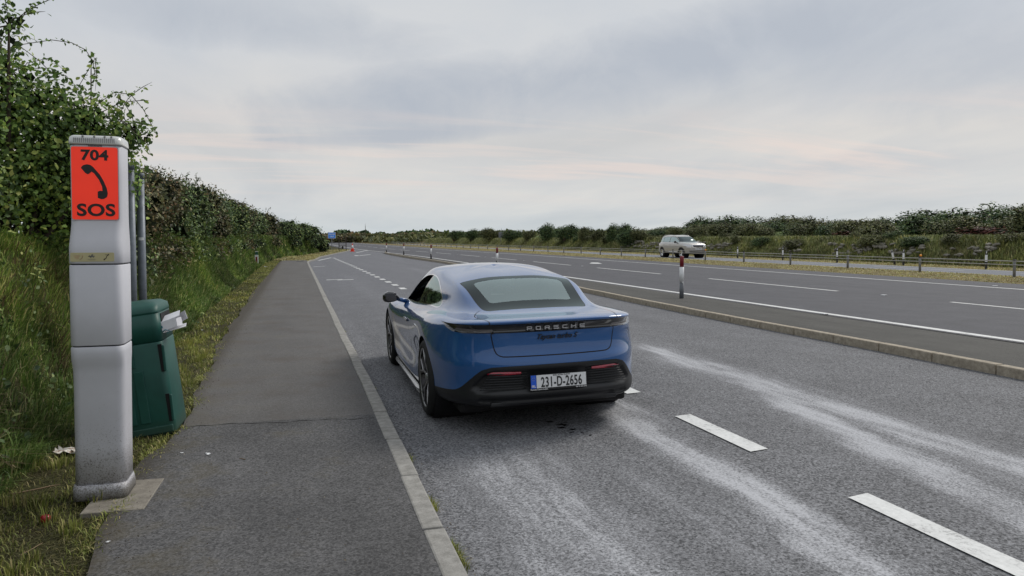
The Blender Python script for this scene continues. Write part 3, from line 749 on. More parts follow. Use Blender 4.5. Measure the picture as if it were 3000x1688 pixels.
tag(link_mesh('grass_clippings', me, foliage('clippings', [(0, (.035, .032, .015)), (.5, (.085, .085, .03)), (.85, (.15, .14, .055)), (1, (.28, .24, .12))])), 'brown cut grass clippings lying along the verge', 'clippings', kind='stuff')
add_grass('median_grass', 'dry straw and green grass of the central reservation', [
    (60000, 24.75, 29.45, 12, 150, 1.5, .06, .035, 1.3, -.9, .8)], M['grass_straw'])
add_grass('far_verge_grass', 'brownish cut grass verge beyond the far road', [
    (34000, 34.5, 38.4, 22, 200, 1.5, .07, .05, 1.2, -1.2, .5)], M['grass_straw'])
add_grass('far_bank_grass', 'tall rough green grass on the far embankment', [
    (70000, 38.0, 42.2, 24, 230, 1.6, .38, .055, .8, -1.1, .5), (16000, 38.1, 39.0, 24, 110, 1.3, .42, .055, .6, -.4, .5)], M['grass_far'])

# --- weeds and low shrubs on the far embankment
def variant(name, mats, seed, w, d, h, n, size, nl=12, ncore=350, sprays=14, slen=.5):
    lb = rand_lobes(w, d, h, nl, 0, (.38, .6), seed)
    me, lines = crown_mesh('foliage', lb, n, size, ncore, size*2.0, sprays, slen)
    return me, lb, lines, mats
def place_variant(var, name, label, cat, loc, sc, rz, group=None):
    me, lb, lines, mats = var
    t = thing(name, label, cat, loc, rz, group); t.scale = sc
    o = bpy.data.objects.new('crown' if 'tree' in name else 'foliage', me); COL.objects.link(o); o.parent = t
    if not me.materials:
        me.materials.append(mats); me.materials.append(M['core'])
    s = stem_cache.get(me.name)
    if s is None:
        so = stems_obj(t, (0, 0, -.3), lb, lines, .09, 5, 'trunk' if 'tree' in name else 'stem'); stem_cache[me.name] = so.data
    else:
        so = bpy.data.objects.new('trunk' if 'tree' in name else 'stem', s); COL.objects.link(so); so.parent = t
    return t
stem_cache = {}
TV = [variant('t', M['leaf_tree'], 100+i, 1, 1, 1, 7000, .040, 14, 700, 10, .16) for i in range(4)]
TW = [variant('t', M['leaf_tree2'], 200+i, 1, 1, 1, 7000, .040, 14, 700, 14, .18) for i in range(3)]
TR = variant('t', M['leaf_red'], 300, 1, 1, 1, 1800, .07, 9, 300, 5, .15)
# solitary bushes on the crest of the far embankment
FB = [(40, 187.0, 3.42), (40, 169.2, 3.35), (40, 152.6, 3.5), (40, 136.0, 3.0), (40, 125.9, 2.8), (40, 115.5, 3.56), (40, 106.7, 3.43), (40, 99.4, 3.0), (40, 94.5, 2.65), (40, 89.0, 3.1), (40, 85.7, 3.2), (40, 81.2, 2.5), (41.5, 75.5, 2.7), (41, 70, 2.6)]
for i, (x, y, zt) in enumerate(FB):
    g = float(terrain(x, y)); h = (zt-g)*1.25+.25
    w = 4.2 if i in (5, 6) else 5.0 if i < 4 else 2.6
    v = TV[i % 4] if i in (0, 1, 3, 5, 6, 9, 10) else TW[i % 3]
    lab = {5: 'rounded dark bush alone on the far embankment, left one of a pair', 6: 'rounded dark bush alone on the far embankment, right one of a pair'}.get(i, 'scrubby bush on the crest of the far embankment, '+ORD[i]+' from the left')
    place_variant(v, 'bush', lab, 'bush', (x, y, g-.25), (w, w, h+.1), i*1.3, 'bushes on the far embankment')
place_variant(TV[1], 'bush', 'dark bush hanging down the embankment behind the silver car, left of it', 'bush', (39.4, 82.5, .4), (3.4, 4.5, 2.6), 1, 'bushes on the far embankment')
place_variant(TV[2], 'bush', 'small dark bush on the embankment below the wooded hill', 'bush', (40.6, 42.5, 1.3), (1.6, 1.6, .95), 1, 'bushes on the far embankment')
q = random.Random(17)
yb_ = 29.0
for i in range(20):
    yb_ += q.uniform(2.2, 5.2); x = q.uniform(39.2, 40.9); sc_ = q.uniform(1.0, 2.3); g = float(terrain(x, yb_))
    place_variant([TW[0], TW[1], TV[0], TW[2]][i % 4], 'weedy_shrub', 'low weedy shrub on the face of the far embankment, '+ORD[i]+' from the right', 'bush', (x, yb_, g-.35), (sc_, sc_*1.4, q.uniform(.75, 1.15)), i*2.2, 'weedy shrubs on the far embankment')
# trees of the wooded hill
HT = [(78.0, 150.7, 3.28), (77.1, 140.1, 3.76), (76.4, 132.3, 4.3), (75.8, 125.2, 5.09), (75.2, 120.3, 5.48), (74.7, 115.6, 5.21), (74.2, 111.1, 5.15), (73.7, 106.9, 4.91), (73.1, 102.3, 5.1), (72.4, 97.3, 4.41), (71.8, 93.3, 3.89), (70.9, 87.9, 4.12), (70.2, 83.8, 4.24), (69.5, 80.0, 4.08), (68.8, 76.5, 4.09), (68.3, 73.9, 3.83), (67.6, 70.7, 3.94), (66.9, 67.7, 4.03), (66.2, 64.8, 4.12), (65.5, 62.1, 3.91), (65.0, 60.1, 3.89), (64.5, 58.1, 4.58), (63.8, 55.9, 4.41), (63.2, 53.9, 4.74), (62.5, 51.7, 4.75), (61.8, 49.6, 4.68)]
for i, (x, y, zt) in enumerate(HT):
    g = float(terrain(x, y))-1.6
    sp = 8.2 if y > 90 else 6.4
    h = (zt-g)*(1+.10*math.sin(i*2.7)); x += 5*math.sin(i*1.9); y += 2*math.cos(i*3.1)
    place_variant(TV[(i*7) % 4] if i % 4 else TW[i % 3], 'pine_tree' if i % 4 else 'broadleaf_tree', ('dark bluish green tree' if i % 4 else 'olive green tree')+' on the wooded hill skyline, '+ORD[i]+' from the left', 'tree',
                  (x, y, g), (sp*(1+.25*math.sin(i*4.1)), sp*(1+.25*math.sin(i*4.1)), h*1.08), i*2.1, 'trees on the wooded hill')
q = random.Random(9)
k = 0
for i in range(30):         # lower scrub in front of them
    t = i/29; y = 152-112*t**.85; x = 58-(58-47)*t+q.uniform(-2, 2)
    g = float(terrain(x, y))-.6
    zt = 1.9+1.35*min(1, max(0, (150-y)/60))+q.uniform(-.25, .3)
    s = 4.6 if y > 80 else 3.4
    k += 1
    place_variant(TW[i % 3] if i % 3 else TV[i % 4], 'scrub_bush', 'mixed brown and green scrub bush below the wooded hill, '+ORD[i]+' from the left', 'bush', (x, y, g), (s*1.3, s*1.3, zt-g+.2), i*1.7, 'scrub below the wooded hill')
place_variant(TR, 'russet_bush', 'dark red leaved bush among the green scrub, the left one', 'bush', (46, 52.5, 1.4), (3.6, 2.4, 1.15), 0, 'russet bushes')
place_variant(TR, 'russet_bush', 'dark red leaved bush near the right picture edge', 'bush', (44.5, 37.8, 1.3), (4.6, 2.2, 1.25), 2, 'russet bushes')
place_variant(TW[1], 'broadleaf_tree', 'light green tree cut off by the right picture edge', 'tree', (45.5, 35.6, 1.2), (3.6, 3.6, 2.7), 1)
# distant woods on the horizon: one mass
def far_wood(name, label, y0, y1, x0, x1, h, n, sz, mat, dens=1):
    x = rng.uniform(x0, x1, n); y = rng.uniform(y0, y1, n)
    hh = h*(.55+.45*np.abs(np.sin(x*.045+1)*np.cos(x*.017))+.25*np.sin(x*.21)*np.sin(x*.37+2))
    z = terrain(x, y)+hh*rng.random(n)**.55
    v, f = leaf_geo(np.stack([x, y, z], -1), sz, 1.0)
    tag(link_mesh(name, np_mesh(name, v, f), mat), label, 'woodland', kind='stuff')
far_wood('distant_wood', 'dark line of distant trees along the horizon ahead', 380, 420, 20, 330, 4.6, 26000, 2.0, M['leaf_tree'])
far_wood('distant_scrub', 'olive scrub beyond the far bend of the road', 235, 300, 25, 260, 2.3, 16000, 1.2, M['leaf_tree2'])
far_wood('distant_scrub', 'sandy brown scrub on the rise beyond the blue sign', 300, 330, -30, 60, 3.2, 9000, 1.3, M['leaf_warm'])

# --- dry stone wall half buried in the far embankment
m_stone = kerb_mat('field stone', (.10, .095, .08), (.30, .285, .24))
for wi, (ya, yb) in enumerate(((33.0, 36.5), (38.5, 47.5), (50, 53), (60, 84))):
    lab = ['short run of pale stones on the far embankment, nearest to the right edge', 'longest exposed run of dry stone walling on the far embankment, below the russet bush', 'small patch of stones right of the silver car', 'stretch of rubble walling on the embankment left of the silver car'][wi]
    mb = MB(); q = random.Random(wi)
    for row in range(4):
        y = ya+q.random()*.3
        while y < yb:
            l = q.uniform(.14, .36)
            if q.random() < .34+.3*math.sin(y*1.3+row):
                x = 38.78+row*.19+q.uniform(-.06, .06)
                mb.box((x, y, .62+row*.19+q.uniform(-.05, .05)+.07*math.sin(y*.8)), (.30, l, q.uniform(.11, .20)), Matrix.Rotation(q.uniform(-.5, .5), 3, 'X') @ Matrix.Rotation(q.uniform(-.3, .3), 3, 'Y'), .05, 2)
            y += l*.8+.03
    tag(mb.build('stone_wall', m_stone), lab, 'stone wall', 'exposed stretches of dry stone wall')

# stones poking out of the near bank
for i, (x, y, z, s) in enumerate(((-2.35, 5.6, .75, .22), (-2.45, 5.15, .45, .2), (-2.3, 5.95, .42, .16))):
    bm = bmesh.new(); bmesh.ops.create_icosphere(bm, subdivisions=2, radius=s)
    q = random.Random(i)
    for v in bm.verts: v.co *= q.uniform(.8, 1.1); v.co.x *= .8
    me = bpy.data.meshes.new('bank_stone'); bm.to_mesh(me); bm.free()
    o = link_mesh('bank_stone', me, m_stone); o.location = (x, y, z)
    tag(o, ['weathered stone bulging from the bank left of the phone, uppermost', 'weathered stone in the bank left of the phone, nearest the picture edge', 'weathered stone low in the bank close beside the phone'][i], 'stone', 'stones in the near bank')
# ------------------------------------------------------------------ car surfaces: a closed B-spline net cut into panels
def net_surface(Cn, su=9, sv=7, it=3):
    """Cn: (ncol, nlev, 3) half net, column 0 = rear centre, last = front centre. returns V, N, T of the whole skin"""
    Cn = np.array(Cn, float)
    mir = Cn[1:-1][::-1].copy(); mir[..., 0] *= -1
    full = np.concatenate([Cn, mir], 0)          # periodic in u
    nu, nv = full.shape[:2]
    idx_m = (-np.arange(nu)) % nu                 # mirror column
    def ext(C):
        top = C[idx_m, nv-2][:, None].copy(); 
        bot = 2*C[:, :1]-C[:, 1:2]
        return np.concatenate([bot, C, top], 1)
    def at_knots(C):
        E = ext(C)
        Uu = (np.roll(E, 1, 0)+4*E+np.roll(E, -1, 0))/6
        return (Uu[:, :-2]+4*Uu[:, 1:-1]+Uu[:, 2:])/6
    C = full.copy()
    for _ in range(it):
        C = C+.85*(full-at_knots(C))
        C[:, -1, 0] = full[:, -1, 0]
    E = ext(C)
    def basis(t): return np.stack([(1-t)**3, 3*t**3-6*t*t+4, -3*t**3+3*t*t+3*t+1, t**3], -1)/6
    tu = np.arange(nu*su)/su; iu = tu.astype(int); Bu = basis(tu-iu)
    U = sum(Bu[:, k, None, None]*E[(iu+k-1) % nu] for k in range(4))
    nvs = (nv-1)*sv+1; tv = np.arange(nvs)/sv; iv = np.minimum(tv.astype(int), nv-2); Bv = basis(tv-iv)
    S = sum(Bv[None, :, k, None]*U[:, iv+k] for k in range(4))
    a, b = S.shape[:2]
    V = S.reshape(-1, 3)
    i = np.arange(a)[:, None]; j = np.arange(b-1)[None]
    q = np.stack([i*b+j, ((i+1) % a)*b+j, ((i+1) % a)*b+j+1, i*b+j+1], -1).reshape(-1, 4)
    T = np.concatenate([q[:, :3], q[:, [0, 2, 3]]])
    fn = np.cross(V[T[:, 1]]-V[T[:, 0]], V[T[:, 2]]-V[T[:, 0]])
    Nn = np.zeros_like(V)
    for k in range(3): np.add.at(Nn, T[:, k], fn)
    # weld normals along the ridge (mirrored columns share positions)
    Nn /= np.linalg.norm(Nn, axis=1)[:, None]+1e-12
    G = Nn.reshape(a, b, 3); 
    rid = G[:, -1].copy(); rid = rid+rid[(-np.arange(a)) % a]; G[:, -1] = rid/np.linalg.norm(rid, axis=1)[:, None]
    Nn = G.reshape(-1, 3)
    c = V.mean(0)
    if ((V-c)*Nn).sum(1).mean() < 0: Nn = -Nn; T = T[:, ::-1]
    return V, Nn, T

class Skin:
    def __init__(s, V, Nn, T):
        s.V = V; s.N = Nn; s.left = T
    def cut(s, T, fun):
        """split triangles T where fun changes sign; returns inside (<0), outside"""
        f = fun(s.V); f = np.where(np.abs(f) < 1e-7, 1e-7, f)
        neg = f[T] < 0; c = neg.sum(1)
        ins, out = [T[c == 3]], [T[c == 0]]
        mixed = T[(c == 1) | (c == 2)]
        newV, newN, cache = [], [], {}
        base = len(s.V); ti, to = [], []
        def cp(a, b):
            k = (a, b) if a < b else (b, a)
            if k not in cache:
                t = f[k[0]]/(f[k[0]]-f[k[1]])
                newV.append(s.V[k[0]]*(1-t)+s.V[k[1]]*t); n = s.N[k[0]]*(1-t)+s.N[k[1]]*t
                newN.append(n/(np.linalg.norm(n)+1e-12)); cache[k] = base+len(newV)-1
            return cache[k]
        for t in mixed.tolist():
            g = [f[i] < 0 for i in t]
            one = g.index(True) if sum(g) == 1 else g.index(False)
            a, b, c_ = t[one], t[(one+1) % 3], t[(one+2) % 3]
            p, q = cp(a, b), cp(a, c_)
            tri = [(a, p, q)]; quad = [(p, b, c_), (p, c_, q)]
            (ti if sum(g) == 1 else to).extend(tri); (to if sum(g) == 1 else ti).extend(quad)
        if newV:
            s.V = np.concatenate([s.V, np.array(newV)]); s.N = np.concatenate([s.N, np.array(newN)])
        if ti: ins.append(np.array(ti))
        if to: out.append(np.array(to))
        return np.concatenate(ins), np.concatenate(out)
    def seam(s, g, w_, cond):
        """thin strip |g|<w_ where cond<0; splits along g=0 first so that the strip has vertices inside"""
        i, o = s.cut(s.left, g); s.left = np.concatenate([i, o])
        return s.take(lambda P: np.maximum(np.abs(g(P))-w_, cond(P)))
    def take(s, fun):
        i, o = s.cut(s.left, fun); s.left = o; return i
    def obj(s, name, Ts, mats, parent, push=None, loc_fn=None):
        """Ts: list of triangle arrays, one per material"""
        if not isinstance(Ts, list): Ts = [Ts]
        T = np.concatenate(Ts); mi = np.concatenate([np.full(len(t), k) for k, t in enumerate(Ts)])
        used, inv = np.unique(T, return_inverse=True)
        V = s.V[used].copy(); Nn = s.N[used].copy(); T2 = inv.reshape(T.shape)
        if push is not None: V = push(V, Nn)
        me = np_mesh(name, V, T2, True, mi)
        if push is None or loc_fn == 'keep':
            if len(me.vertices) == len(Nn): me.normals_split_custom_set_from_vertices([tuple(n) for n in Nn])
        return link_mesh(name, me, mats, parent)

def sd_poly(poly, P):
    """signed distance of points P (n,2) to polygon; negative inside"""
    poly = np.array(poly, float); n = len(poly)
    d = np.full(len(P), 1e9); s = np.zeros(len(P), bool)
    for i in range(n):
        a, b = poly[i], poly[(i+1) % n]; e = b-a; w_ = P-a
        t = np.clip((w_@e)/(e@e+1e-12), 0, 1); q = w_-t[:, None]*e
        d = np.minimum(d, np.hypot(q[:, 0], q[:, 1]))
        c = ((a[1] <= P[:, 1]) & (P[:, 1] < b[1])) | ((b[1] <= P[:, 1]) & (P[:, 1] < a[1]))
        with np.errstate(divide='ignore', invalid='ignore'):
            xx = a[0]+(P[:, 1]-a[1])/(b[1]-a[1]+1e-15)*(b[0]-a[0])
        s ^= c & (P[:, 0] < xx)
    return np.where(s, -d, d)
def d_line(line, P):
    line = np.array(line, float); d = np.full(len(P), 1e9)
    for a, b in zip(line, line[1:]):
        e = b-a; w_ = P-a; t = np.clip((w_@e)/(e@e+1e-12), 0, 1); q = w_-t[:, None]*e
        d = np.minimum(d, np.hypot(q[:, 0], q[:, 1]))
    return d
def smooth_poly(pts, n=6, closed=True):
    """Catmull-Rom through points"""
    P = [np.array(p, float) for p in pts]; out = []; m = len(P)
    rng_ = range(m) if closed else range(m-1)
    for i in rng_:
        g = lambda k: P[k % m] if closed else P[min(max(k, 0), m-1)]
        a, b, c, d = g(i-1), g(i), g(i+1), g(i+2)
        for t in np.arange(n)/n:
            out.append(.5*((2*b)+(c-a)*t+(2*a-5*b+4*c-d)*t*t+(-a+3*b-3*c+d)*t**3))
    if not closed: out.append(P[-1])
    return np.array(out)

def car_paint(name, base, metallic=.35, rough=.38, ior=1.75):
    m, nt, b = new_mat(name)
    n = noise(nt, 900, 2, .5, objcoord(nt))
    r = ramp(nt, n.outputs[0], [(.3, tuple(c*.85 for c in base)), (.7, tuple(min(1, c*1.2) for c in base))])
    L(nt, r.outputs[0], b.inputs['Base Color'])
    b.inputs['Metallic'].default_value = metallic; b.inputs['Roughness'].default_value = rough
    # clear coat: fresnel weighted mirror layer, a little dusty
    lw_ = N(nt, 'ShaderNodeLayerWeight'); lw_.inputs[0].default_value = .5
    fr_ = math_n(nt, 'ADD', math_n(nt, 'MULTIPLY', math_n(nt, 'POWER', lw_.outputs['Facing'], 3.1), .90), .04, True)
    d = noise(nt, 7, 4, .6, objcoord(nt)); rr2 = ramp(nt, d.outputs[0], [(.35, (.02,)*3), (.7, (.07,)*3)])
    gl = N(nt, 'ShaderNodeBsdfGlossy'); gl.inputs[0].default_value = (1, 1, 1, 1); L(nt, rr2.outputs[0], gl.inputs['Roughness'])
    mx = N(nt, 'ShaderNodeMixShader'); L(nt, fr_, mx.inputs[0]); L(nt, b.outputs[0], mx.inputs[1]); L(nt, gl.outputs[0], mx.inputs[2])
    L(nt, mx.outputs[0], nt.nodes['Material Output'].inputs[0])
    return m
def glass_mat(name, tint, refl=.10, body=(.01, .012, .014), solid=0.0, rough=0.0, ior=1.6):
    m, nt, b = new_mat(name)
    out = nt.nodes['Material Output']
    tr = N(nt, 'ShaderNodeBsdfTransparent'); tr.inputs[0].default_value = tint+(1,)
    gl = N(nt, 'ShaderNodeBsdfGlossy'); gl.inputs['Roughness'].default_value = rough; gl.inputs[0].default_value = (.84, 1, .98, 1)
    fr = N(nt, 'ShaderNodeFresnel'); fr.inputs[0].default_value = ior
    f = math_n(nt, 'ADD', fr.outputs[0], refl, True)
    b.inputs['Base Color'].default_value = body+(1,); b.inputs['Roughness'].default_value = .1; b.inputs['Specular IOR Level'].default_value = 0
    m1 = N(nt, 'ShaderNodeMixShader'); m1.inputs[0].default_value = solid; L(nt, tr.outputs[0], m1.inputs[1]); L(nt, b.outputs[0], m1.inputs[2])
    m2 = N(nt, 'ShaderNodeMixShader'); L(nt, f, m2.inputs[0]); L(nt, m1.outputs[0], m2.inputs[1]); L(nt, gl.outputs[0], m2.inputs[2])
    L(nt, m2.outputs[0], out.inputs[0])
    return m
M['blue'] = car_paint('blue car paint', (.007, .083, .268), .2, .5)
M['gap'] = simple('panel gap', (.003, .003, .004), .8)
M['gloss_black'] = simple('gloss black trim', (.008, .008, .009), .12, coat=1)
M['satin_black'] = simple('satin black bumper', (.011, .012, .014), .40)
M['chrome'] = simple('chrome', (.75, .76, .78), .12, 1.0, var=.02)
M['tyre'] = simple('tyre rubber', (.010, .010, .010), .75, bmp=.2, scale=60)
M['rim'] = simple('grey alloy', (.42, .42, .43), .28, .85)
M['rim_dark'] = simple('dark alloy', (.05, .048, .05), .3, .6)
M['glass_rear'] = glass_mat('rear window glass', (.86, .97, .95), .22)
M['glass_black'] = glass_mat('black glass', (.05, .05, .05), .012, (.010, .009, .011), 1.0, 0.0, 1.28)
M['glass_side'] = glass_mat('side window glass', (.30, .36, .34), .16)
M['glass_clear'] = glass_mat('clear windscreen', (.85, .90, .88), .0)
M['cabin'] = simple('cabin lining', (.030, .031, .034), .8)
M['seat'] = simple('seat leather', (.075, .080, .085), .55)
M['red_lens'] = simple('red reflector', (.40, .006, .03), .2, coat=1)
M['clear_lens'] = simple('clear lamp lens', (.16, .15, .155), .1, .3, coat=1)
M['plate_white'] = simple('number plate', (.74, .75, .76), .4, var=.03)
M['eu_blue'] = simple('plate blue band', (.01, .10, .62), .4)
M['ink'] = simple('black lettering', (.008, .008, .009), .5)
M['inkw'] = simple('white lettering', (.75, .75, .76), .4)
M['silver_trim'] = simple('silver sill trim', (.60, .59, .57), .25, .7)

def wheel(parent, x, y, z, rt, rr_, wdt, side, spokes='y', rim_m=None, dark_m=None):
    """side=-1: outer face towards -x"""
    w_ = bpy.data.objects.new('wheel', None); COL.objects.link(w_); w_.parent = parent; w_.location = (x, y, z)
    h = wdt/2; o = side
    prof = [(rr_*.98, -h*.92), (rr_+.012, -h), (rt-.035, -h), (rt-.008, -h*.86), (rt, -h*.6), (rt, h*.6), (rt-.008, h*.86), (rt-.035, h), (rr_+.012, h), (rr_*.98, h*.92), (rr_*.9, 0), (rr_*.98, -h*.92)]
    MB().lathe(prof, 40, 'x', caps=False).build('tyre', M['tyre'], w_)
    rim_m = rim_m or M['rim']; dark_m = dark_m or M['rim_dark']
    mb = MB()
    xf = o*(h*.93)
    mb.lathe([(rr_*.955, xf-o*.05), (rr_*.96, xf-o*.004), (rr_*1.0, xf+o*.004), (rr_*1.005, xf-o*.008)], 48, 'x', caps=False)
    mb.mi = 1
    mb.lathe([(rr_*.955, xf-o*.004), (rr_*.93, xf-o*.12), (rr_*.3, xf-o*.14), (.001, xf-o*.14)], 40, 'x', caps=False)
    # brake disc
    mb.mi = 0
    mb.lathe([(rr_*.30, xf-o*.115), (rr_*.68, xf-o*.115)], 40, 'x', caps=False)
    def bar(p0, p1, w0, w1, m, th=.022, dx0=.0, dx1=.0):
        mb.mi = m
        p0 = Vector((0,)+p0); p1 = Vector((0,)+p1); d = (p1-p0).normalized(); n = Vector((0, -d.z, d.y))
        v = []
        for dx in (0, -o*th):
            for p, wd, ex in ((p0, w0, dx0), (p1, w1, dx1)):
                for s in (-1, 1): v.append(mb.bm.verts.new(p+n*s*wd/2*(1 if dx == 0 else 1.35)+Vector((xf+ex*o+dx, 0, 0))))
        n0 = len(mb.bm.faces)
        for q in ((0, 1, 3, 2), (4, 6, 7, 5), (0, 2, 6, 4), (1, 5, 7, 3), (0, 4, 5, 1), (2, 3, 7, 6)): mb.bm.faces.new([v[i] for i in q])
        mb._fin(n0)
    if spokes == 'y':
        for k in range(5):
            a = 2*PI*k/5+.3
            P_ = lambda r, b: (r*math.cos(b), r*math.sin(b))
            bar(P_(.03, a), P_(rr_*.56, a), .052, .030, 1, .03, -.035, -.012)
            bar(P_(.05, a), P_(rr_*.56, a), .012, .012, 0, .012, -.03, -.006)
            for s in (-1, 1):
                bar(P_(rr_*.52, a), P_(rr_*.975, a+s*.27), .034, .036, 1, .03, -.014, -.008)
                bar(P_(rr_*.50, a+s*.01), P_(rr_*.975, a+s*.235), .012, .013, 0, .012, -.008, -.002)
                bar(P_(.06, a+s*.45), P_(rr_*.96, a+s*.40), .020, .022, 1, .026, -.04, -.014)
    else:
        for k in range(10):
            a = 2*PI*(k//2)/5+(.2 if k % 2 else -.2)
            P_ = lambda r, b: (r*math.cos(b), r*math.sin(b))
            bar(P_(.04, a), P_(rr_*.97, a), .05, .06, 0, .03, -.02, -.004)
    mb.mi = 0
    mb.lathe([(.001, xf-o*.012), (.032, xf-o*.014), (.036, xf-o*.03), (.07, xf-o*.045), (.075, xf-o*.10)], 20, 'x', caps=False)
    mb.build('rim', [rim_m, dark_m], w_)
    return w_

# ------------------------------------------------------------------ the blue saloon
def lv(*a): return list(a)
NETB = [  # 13 levels each: bottom inset .. roof ridge
 # A rear centre
 lv((0, .45, .20), (0, .075, .255), (0, .03, .40), (0, .012, .585), (0, .050, .675), (0, .052, .85), (0, .000, .928), (0, .10, .957), (0, .50, .985), (0, .90, 1.118), (0, 1.27, 1.232), (0, 1.75, 1.302), (0, 2.05, 1.322)),
 lv((.33, .45, .20), (.36, .085, .255), (.365, .045, .40), (.365, .027, .585), (.36, .062, .675), (.35, .063, .85), (.36, .016, .927), (.35, .11, .955), (.27, .51, .983), (.26, .90, 1.112), (.26, 1.26, 1.228), (.2, 1.75, 1.306), (0, 2.06, 1.332)),
 lv((.52, .47, .20), (.60, .14, .255), (.60, .115, .40), (.605, .098, .585), (.595, .125, .675), (.585, .128, .845), (.61, .092, .922), (.58, .20, .950), (.475, .55, .975), (.50, .90, 1.083), (.515, 1.22, 1.186), (.38, 1.75, 1.278), (0, 2.08, 1.332)),
 lv((.64, .56, .20), (.755, .29, .255), (.765, .275, .40), (.77, .265, .58), (.762, .285, .675), (.752, .290, .84), (.762, .272, .912), (.715, .38, .942), (.60, .70, .972), (.590, 1.00, 1.098), (.565, 1.34, 1.196), (.42, 1.82, 1.276), (0, 2.12, 1.332)),
 lv((.72, .72, .20), (.865, .60, .25), (.885, .58, .40), (.895, .58, .56), (.893, .585, .70), (.878, .59, .82), (.850, .60, .893), (.775, .66, .935), (.665, .93, .972), (.632, 1.22, 1.098), (.582, 1.58, 1.206), (.44, 1.95, 1.286), (0, 2.18, 1.333)),
 lv((.74, 1.05, .19), (.90, 1.05, .24), (.935, 1.06, .39), (.950, 1.07, .54), (.951, 1.08, .68), (.930, 1.09, .805), (.885, 1.10, .880), (.805, 1.10, .925), (.700, 1.22, .965), (.658, 1.50, 1.098), (.592, 1.84, 1.220), (.45, 2.06, 1.297), (0, 2.25, 1.334)),
 lv((.76, 1.72, .16), (.885, 1.72, .175), (.905, 1.72, .29), (.880, 1.72, .45), (.908, 1.72, .61), (.912, 1.72, .74), (.882, 1.72, .825), (.818, 1.72, .878), (.745, 1.72, .938), (.685, 1.90, 1.092), (.596, 2.12, 1.232), (.45, 2.22, 1.305), (0, 2.35, 1.336)),
 lv((.76, 2.30, .16), (.885, 2.30, .17), (.900, 2.30, .27), (.865, 2.30, .43), (.893, 2.30, .59), (.900, 2.30, .72), (.868, 2.30, .805), (.822, 2.30, .852), (.765, 2.30, .915), (.700, 2.38, 1.082), (.596, 2.48, 1.238), (.45, 2.50, 1.308), (0, 2.50, 1.337)),
 lv((.76, 2.90, .16), (.885, 2.90, .17), (.900, 2.90, .27), (.875, 2.90, .43), (.903, 2.90, .59), (.910, 2.90, .71), (.875, 2.90, .795), (.832, 2.90, .835), (.772, 2.93, .890), (.695, 2.90, 1.062), (.580, 2.82, 1.230), (.43, 2.76, 1.302), (0, 2.65, 1.334)),
 lv((.76, 3.42, .16), (.885, 3.42, .18), (.905, 3.42, .29), (.905, 3.42, .47), (.932, 3.42, .61), (.935, 3.42, .73), (.895, 3.42, .800), (.840, 3.42, .830), (.755, 3.42, .868), (.660, 3.26, 1.040), (.540, 3.05, 1.205), (.38, 2.94, 1.288), (0, 2.75, 1.332)),
 lv((.74, 3.95, .18), (.88, 3.95, .22), (.925, 3.95, .36), (.945, 3.95, .50), (.948, 3.95, .62), (.935, 3.95, .745), (.885, 3.92, .820), (.800, 3.85, .842), (.690, 3.62, .872), (.590, 3.40, 1.035), (.480, 3.13, 1.200), (.32, 3.00, 1.286), (0, 2.80, 1.331)),
 lv((.66, 4.30, .18), (.80, 4.50, .18), (.85, 4.56, .28), (.865, 4.56, .38), (.855, 4.55, .50), (.83, 4.50, .63), (.77, 4.42, .725), (.66, 4.30, .792), (.50, 3.80, .888), (.44, 3.50, 1.055), (.36, 3.20, 1.218), (.23, 3.04, 1.290), (0, 2.84, 1.330)),
 lv((.35, 4.35, .18), (.42, 4.68, .17), (.44, 4.77, .27), (.45, 4.79, .37), (.44, 4.79, .49), (.43, 4.76, .61), (.40, 4.66, .705), (.34, 4.42, .782), (.26, 3.90, .902), (.22, 3.58, 1.072), (.18, 3.23, 1.236), (.12, 3.06, 1.296), (0, 2.86, 1.330)),
 lv((0, 4.38, .18), (0, 4.72, .16), (0, 4.80, .26), (0, 4.83, .36), (0, 4.83, .48), (0, 4.80, .60), (0, 4.70, .695), (0, 4.46, .778), (0, 3.93, .906), (0, 3.60, 1.078), (0, 3.24, 1.241), (0, 3.07, 1.298), (0, 2.87, 1.330)),
]
RWY, FWY, WZ = 1.05, 3.93, .347
